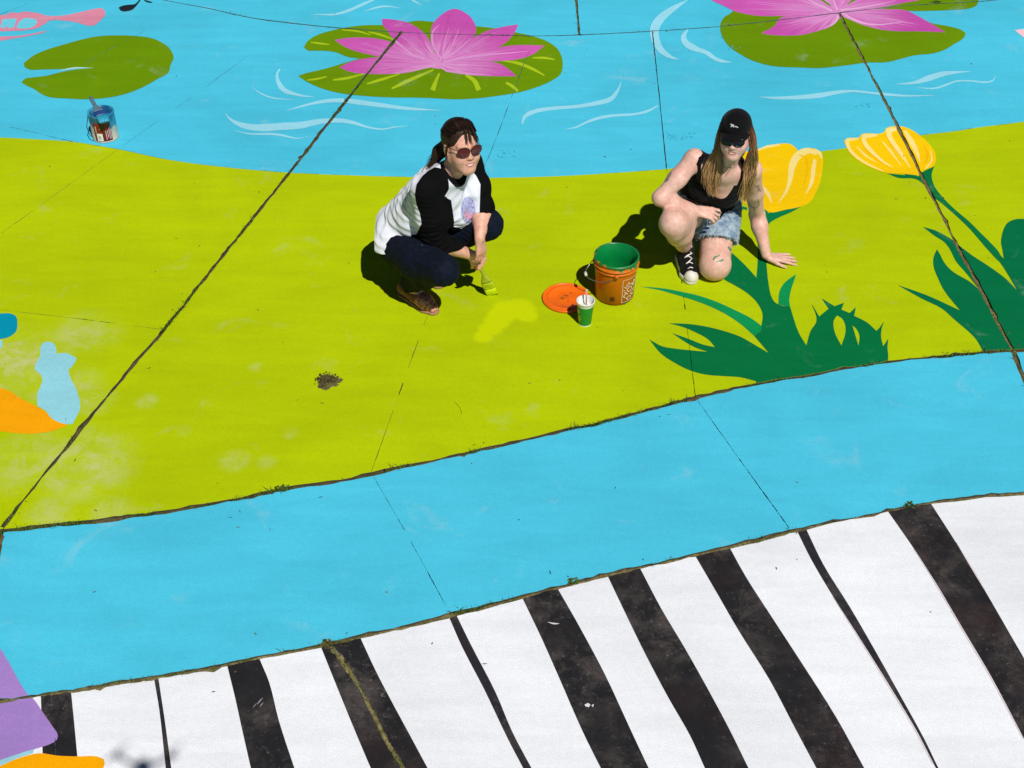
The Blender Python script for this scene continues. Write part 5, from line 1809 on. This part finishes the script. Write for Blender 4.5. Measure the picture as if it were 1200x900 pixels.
# yellow fruit print and small white leaf print at the left of the cup
def cupw(a, z, l=.0009):
    r = crad(z) + l
    return cc_ + V(r * math.cos(a), r * math.sin(a), z)
def cup_print(name, pts, m):
    vv = [cupw(math.radians(np.mean([p[0] for p in pts])), np.mean([p[1] for p in pts]))] + [cupw(math.radians(a), z) for a, z in pts]
    k = len(pts)
    mk(name, vv, [(0, i + 1, (i + 1) % k + 1) for i in range(k)], m, cp, smooth=False)
cup_print('fruit_print', [(214 + 17 * math.cos(a), .050 + .022 * math.sin(a)) for a in np.linspace(0, 6.283, 17)[:-1]], plain('yellow_print', '#C9BC22', .5, .2, 120))
cup_print('leaf_print', [(208 + 11 * math.cos(a) * (1 + .3 * math.cos(3 * a)), .095 + .016 * math.sin(a)) for a in np.linspace(0, 6.283, 17)[:-1]], plain('pale_print', '#CFE0B8', .5, .2, 120))

# ---- paint tin with a brush laid over it
tc_ = gnd(124.2, 160.5)
tn = thing('paint_tin', tc_, 'metal paint tin with blue paint down its sides and a dark red label', 'paint tin')
TR, TH = .083, .186
t = NT('tin_with_blue_drips')
_z = t.n('SeparateXYZ'); t.put(_z.inputs[0], t.pos())
_n = t.noise(1.0, 5, .7, stretch=(22, 22, 3))
_d = t.ramp(t.math('ADD', t.ramp(_z.outputs[2], .02, .2, -.35, .35), _n), .46, .54)
_c = t.mix(_d, t.mix(t.ramp(t.noise(20, 4), .4, .6), lin('#BEC4B8', .75), lin('#D8D2B8', .75)), t.mix(t.ramp(t.noise(9, 4), .35, .65), lin('#1A5E92', .8), lin('#46B0D0', .8)))
m_tin = t.done(_c, .4)
MB().lathe([(TR - .003, .0), (TR, .003), (TR, .008), (TR - .002, .011), (TR - .002, TH - .012), (TR, TH - .008), (TR, TH - .002), (TR - .003, TH), (TR - .010, TH - .001), (TR - .013, TH - .006), (TR - .013, .10)], tc_, n=44).obj('tin_wall', m_tin, tn)
MB().lathe([(TR - .013, .135), (.001, .135)], tc_, n=44).obj('paint_surface', plain('blue_wet_paint', '#2C6FA8', .15, .1, 8), tn)
def tinw(a, z, l=.0012):
    a = math.radians(a)
    return tc_ + V((TR - .002 + l) * math.cos(a), (TR - .002 + l) * math.sin(a), z)
def patch(name, a0, a1, z0, z1, m, par, l=.0012, n=10):
    vv, ff = [], []
    for i in range(n + 1):
        a = a0 + (a1 - a0) * i / n
        vv += [tinw(a, z0, l), tinw(a, z1, l)]
    ff = [(2 * i, 2 * i + 2, 2 * i + 3, 2 * i + 1) for i in range(n)]
    return mk(name, vv, ff, m, par, smooth=False)
t = NT('dark_red_label')
_c = t.mix(t.ramp(t.noise(1.0, 4, .6, stretch=(30, 30, 8)), .52, .64), lin('#7E1218', .9), lin('#1A0A0C', .9))
lb = patch('label', 238, 318, .014, .140, t.done(_c, .5), tn)
m_lt = plain('white_label_print', '#D8C8CC', .6, .2, 90)
for a in (291, 299, 306, 312):
    patch('print_line', a, a + 2.6, .026 + .006 * (a % 3), .118 - .01 * (a % 4), m_lt, lb, .002, 2)
patch('print_line', 248, 252, .075, .120, m_lt, lb, .002, 2)
patch('print_line', 266, 270, .098, .104, plain('gold_print', '#B89A40', .5), lb, .002, 2)
stk = patch('white_sticker', 250, 276, .018, .070, m_cw, lb, .0022, 5)
for k in range(3):
    patch('sticker_print', 257, 268, .032 + .008 * k, .036 + .008 * k, plain('green_ink', '#5E8A62', .6), lb, .003, 3)
hp = [tc_ + V(-TR - .003, -.01, .15), tc_ + V(-TR - .016, -.05, .10), tc_ + V(-TR - .012, -.055, .055), tc_ + V(-TR - .002, -.02, .03), tc_ + V(-.05, -.072, .012)]
MB().tube([tc_ + V(-TR, -.01, .152), tc_ + V(-TR - .010, -.045, .10), tc_ + V(-TR + .006, -.07, .055), tc_ + V(-TR + .03, -.078, .04)], .0028, 6).obj('bail_handle', plain('dark_wire', '#3A4A66', .4, Metallic=.5), tn)
MB().lathe([(.001, .006), (.010, .004), (.011, 0)], tc_ + V(-TR + .001, 0, .152), V(-1, 0, 0), 12).obj('handle_ear', m_tin, tn)

br = thing('paintbrush', tc_ + V(0, 0, TH), 'wide brush soaked in blue paint laid across the paint tin', 'brush')
bo = tc_ + V(.0, 0, TH + .006)
bdir = unit(V(-.50, .86, .10))
bs = unit(np.cross(bdir, (0, 0, 1)))
bu = np.cross(bs, bdir)
def slab(sections):
    """sections: (distance along, half width, half thickness, lift)"""
    vv, ff = [], []
    n = 10
    for (x, w, h, z) in sections:
        for i in range(n):
            a = 2 * math.pi * i / n
            c, s = math.cos(a), math.sin(a)
            vv.append((x, w * math.copysign(abs(c) ** .6, c), z + h * math.copysign(abs(s) ** .6, s)))
    for j in range(len(sections) - 1):
        for i in range(n):
            ff.append((j * n + i, j * n + (i + 1) % n, (j + 1) * n + (i + 1) % n, (j + 1) * n + i))
    ff.append(tuple(reversed(range(n))))
    ff.append(tuple(range((len(sections) - 1) * n, len(sections) * n)))
    return vv, ff
def put_brush(root, o, d, s, u_, mats, L=1.0):
    def tf(vv):
        return [o + d * x * L + s * y * L + u_ * z * L for x, y, z in vv]
    vv, ff = slab([(.015, .034, .009, 0), (.03, .032, .009, 0), (.06, .020, .010, 0), (.085, .011, .010, .0), (.13, .0125, .010, .002), (.17, .0125, .009, .004), (.185, .009, .007, .004), (.188, .003, .003, .004)])
    mk('handle', tf(vv), ff, mats[0], root)
    vv, ff = slab([(-.035, .0365, .0110, 0), (-.030, .0375, .0115, 0), (.010, .0375, .0115, 0), (.015, .036, .0105, 0)])
    mk('ferrule', tf(vv), ff, mats[1], root)
    mb = MB()
    r = random.Random(12)
    vv, ff = slab([(-.030, .0355, .0095, 0), (-.06, .0365, .0100, -.001), (-.085, .036, .0080, -.003), (-.100, .033, .0035, -.005)])
    mb.add(tf(vv), ff)
    for k in range(150):
        y, z = r.uniform(-.034, .034), r.uniform(-.008, .008)
        e = (-.103 + r.uniform(-.010, .008), y * .98 + r.gauss(0, .0015), z * .4 - .005 + r.gauss(0, .001))
        mb.tube(tf([(-.030, y, z), (-.065, y * 1.02, z * 1.05 - .001), e]), [.0014 * L, .0013 * L, .0005 * L], 4, cap=False)
    mb.obj('bristles', mats[2], root)
put_brush(br, bo + V(.005, -.035, 0), bdir, bs, bu, (plain('grey_blue_handle', '#5C7688', .5, .2, 60), plain('painted_ferrule', '#2A4A86', .4, .2, 40), plain('blue_bristles', '#2C9CB8', .5, .25, 160)))

# ---- brush in the squatting woman's hand
tip = gnd(577.5, 346.5)
grip = A_WRIST + A_BRUSH * .075 + V(.01, .0, .0)
d2 = unit(grip - tip)
s2 = unit(np.cross(d2, unit(CP - tip)))
s2 = unit(s2 + V(.0, -.25, .1))
s2 = unit(s2 - d2 * (s2 @ d2))
u2 = np.cross(s2, d2)
hb = thing('paintbrush', tip, 'brush covered in lime paint held to the ground by the squatting person', 'brush')
put_brush(hb, tip + d2 * .092, d2, s2, u2, (plain('pale_wood_handle', '#AEBB2C', .6, .2, 50), plain('lime_ferrule', '#B2C614', .45, .25, 60), plain('lime_bristles', '#C6D908', .5, .15, 160, g=1.0)), .9)

# ================================================================ weeds
def mat_leaf(name, a, b):
    t = NT(name)
    c = t.mix(t.attr('shade'), lin(a), lin(b))
    return t.done(c, .7, Specular_IOR_Level=.2)
M_WEED = mat_leaf('weed_green', '#1A240C', '#5E7626')
M_DRY = mat_leaf('weed_dry', '#221F10', '#6E6634')
wv, wf, wsh = [], [], []
wr = random.Random(77)
for (cl, hw, tint, wd) in JC:
    n = len(cl)
    ph = wr.uniform(0, 9)
    acc = 0.0
    for i in range(n - 1):
        seg = np.linalg.norm(cl[i + 1] - cl[i])
        s_ = i * seg
        dens = 9.0 * wd * max(.03, .55 * math.sin(s_ * 2.1 + ph) + .5 * math.sin(s_ * 7.3 + ph * 2) + .35 * math.sin(s_ * 19 + ph) + .25) ** 1.6
        acc += dens * seg
        t_ = unit(cl[i + 1] - cl[i]); nn = V(-t_[1], t_[0])
        while acc > 1:
            acc -= 1
            p = cl[i] + (cl[i + 1] - cl[i]) * wr.random() + nn * hw[i] * wr.uniform(-.9, .9)
            ln = wr.uniform(.010, .025) * (1.9 if wr.random() < .03 else 1)
            a = wr.uniform(0, 6.283)
            lean = wr.uniform(.1, 1.0)
            d = V(math.cos(a) * lean, math.sin(a) * lean, 1.0); d = unit(d)
            w = wr.uniform(.0012, .0028)
            sd = V(-math.sin(a), math.cos(a), 0) * w
            b = V(p[0], p[1], -.013)
            o_ = len(wv)
            wv += [b - sd, b + sd, b + d * ln * .55 + sd * .7, b + d * ln * .55 - sd * .7, b + d * ln + V(math.cos(a), math.sin(a), -.3) * ln * .3]
            wf += [(o_, o_ + 1, o_ + 2, o_ + 3), (o_ + 3, o_ + 2, o_ + 4)]
            wsh += [wr.random() ** 1.3] * 5
jw = mk('joint_weeds', wv, wf, M_WEED, smooth=False, attrs={'shade': wsh})
meta(jw, 'fine grass and moss growing out of the paving joints', 'weeds', kind='stuff')

def tuft(px_, label, r=.030, n=200, hgt=.022, name='weed_tuft', m=M_WEED, group='weed tufts in the joints', seed=1, soil=False):
    rr = random.Random(seed)
    c = gnd(*px_)
    o = thing(name, c, label, 'weed', group)
    vv, ff, sh = [], [], []
    for k in range(n):
        a = rr.uniform(0, 6.283)
        d0 = abs(rr.gauss(0, .40)) * r
        b = c + V(math.cos(a) * d0 * (1.1 if soil else 1.5), math.sin(a) * d0 * .8, -.004)
        h = hgt * rr.uniform(.15, .8) * max(.35, 1 - d0 / r * .5)
        a2 = a + rr.gauss(0, .8)
        e = b + V(math.cos(a2) * h * .7, math.sin(a2) * h * .7, h)
        L = rr.uniform(.006, .012) * (1.25 if soil else 1)
        d = unit(V(math.cos(a2), math.sin(a2), rr.uniform(-.2, .5)))
        s_ = unit(np.cross(d, (0, 0, 1))) * L * .5
        k0 = len(vv)
        vv += [b, b + V(.0035 if soil else .0012, 0, 0), e, e + d * L * .5 + s_, e + d * L, e + d * L * .5 - s_]
        ff += [(k0, k0 + 1, k0 + 2), (k0 + 2, k0 + 3, k0 + 4, k0 + 5)]
        sh += [rr.random()] * 6
    lf = mk('leaf_cluster', vv, ff, m, o, smooth=False, attrs={'shade': sh})
    lf['kind'] = 'stuff'
    return o
tuft((332, 573), 'small green weed tuft in the joint below the lime paint', .024, 150, .018, seed=2)
tuft((672, 681), 'small green weed tuft above the white key near the middle', .019, 100, .013, seed=3)
tuft((1066, 592), 'small green weed tuft above the rightmost black key', .020, 100, .012, seed=4)
tuft((384, 755), 'dry grass tuft where the mossy joint meets the blue strip', .022, 120, .018, m=M_DRY, seed=6)
tuft((1097, 3), 'dark weed tuft on the lily pad at the top right', .034, 170, .016, seed=7)
# the weedy hole in the lime slab
wc = tuft((384, 446), 'dark clump of weeds and soil in a broken hole in the lime paint', .050, 420, .030, 'weed_clump', M_DRY, None, 11, True)
hc = gnd(384, 448)
vv, ff, ta = [], [], []
rr = random.Random(5)
NR, NA = 7, 24
for j in range(NR):
    for i in range(NA):
        a = 2 * math.pi * i / NA
        q = j / (NR - 1)
        rad = .062 * q * (1 + .22 * math.sin(a * 3 + 1) + .12 * math.sin(a * 7))
        if 0 < j < NR - 1:
            rad *= 1 + rr.uniform(-.12, .12)
        vv.append((hc[0] + rad * 1.05 * math.cos(a), hc[1] + rad * math.sin(a), (.016 * (1 - q ** 1.5) if q < .85 else -.02) + rr.uniform(-.006, .006)))
        ta.append(min(1, max(0, .25 + rr.gauss(0, .15))))
for j in range(NR - 1):
    for i in range(NA):
        ff.append((j * NA + i, j * NA + (i + 1) % NA, (j + 1) * NA + (i + 1) % NA, (j + 1) * NA + i))
mk('soil_mound', vv, ff, M_SOIL, wc, attrs={'tint': ta})

# blown bits: clippings, crumbs of soil, flakes of paint
dv, df, dsh = [], [], []
r9 = random.Random(31)
for k in range(150):
    if k < 90:      # mostly close to the joints
        cl = JC[r9.choice([0, 1, 2, 5, 5, 6, 6])][0]
        p = cl[r9.randrange(len(cl))] + V(r9.gauss(0, .07), r9.gauss(0, .07))
    else:
        p = V(r9.uniform(-3.2, 3.2), r9.uniform(3.0, 9.5))
    a, ln, w = r9.uniform(0, 6.28), r9.uniform(.004, .014), r9.uniform(.0012, .0035)
    d, n_ = V(math.cos(a), math.sin(a), 0), V(-math.sin(a), math.cos(a), 0)
    c = V(p[0], p[1], .003)
    b_ = r9.uniform(-.5, .5) * ln
    k0 = len(dv)
    dv += [c - d * ln, c - n_ * w + n_ * b_ * .4, c + d * ln, c + n_ * w + n_ * b_ * .4, c + V(0, 0, w * .9) + n_ * b_ * .4]
    df += [(k0, k0 + 1, k0 + 4), (k0 + 1, k0 + 2, k0 + 4), (k0 + 2, k0 + 3, k0 + 4), (k0 + 3, k0, k0 + 4)]
    dsh += [r9.random() ** 2] * 5
db = mk('debris_bits', dv, df, M_DRY, smooth=False, attrs={'shade': dsh})
meta(db, 'tiny dark clippings and crumbs of soil strewn over the paint', 'debris', kind='stuff')

# ================================================================ the small drone the picture was taken from (its blurred shadow lies on the white keys)
dc = V(0, -.10, CAM_H + .055)
dr_ = thing('camera_drone', dc, 'small grey quadcopter hovering at the viewpoint, its blurred shadow on the white keys', 'drone')
m_dg = plain('drone_grey', '#8A8D90', .5)
m_dk = plain('drone_dark', '#26282B', .5)
vv, ff = slab([(-.075, .012, .010, 0), (-.06, .030, .020, 0), (0, .034, .024, 0), (.055, .028, .020, 0), (.072, .012, .010, 0)])
mk('drone_body', [dc + V(y, x, z) for x, y, z in vv], ff, m_dg, dr_)
for sx_ in (-1, 1):
    for sy_ in (-1, 1):
        hub = dc + V(sx_ * .105, sy_ * .085, .012)
        arm = MB().tube([dc + V(sx_ * .02, sy_ * .035, 0), hub], [.009, .006], 8).obj('drone_arm', m_dg, dr_)
        MB().lathe([(.001, .012), (.012, .011), (.013, -.012), (.001, -.014)], hub, n=14).obj('motor', m_dk, arm)
        ang = rng.uniform(0, 3.1)
        mbp = MB()
        for q in (0, math.pi):
            e = V(math.cos(ang + q), math.sin(ang + q), 0)
            n_ = V(-e[1], e[0], 0)
            vv = []
            for w_, wd_ in ((.004, .004), (.02, .010), (.045, .008), (.062, .003)):
                vv += [hub + e * w_ + n_ * wd_ * .5 + V(0, 0, .014), hub + e * w_ - n_ * wd_ * .5 + V(0, 0, .0155)]
            vv += [p_ + V(0, 0, .0012) for p_ in vv]
            ff = [(2*i, 2*i+1, 2*i+3, 2*i+2) for i in range(3)] + [(8+2*i, 10+2*i, 11+2*i, 9+2*i) for i in range(3)]
            mbp.add(vv, ff)
        mbp.obj('propeller', m_dk, arm)
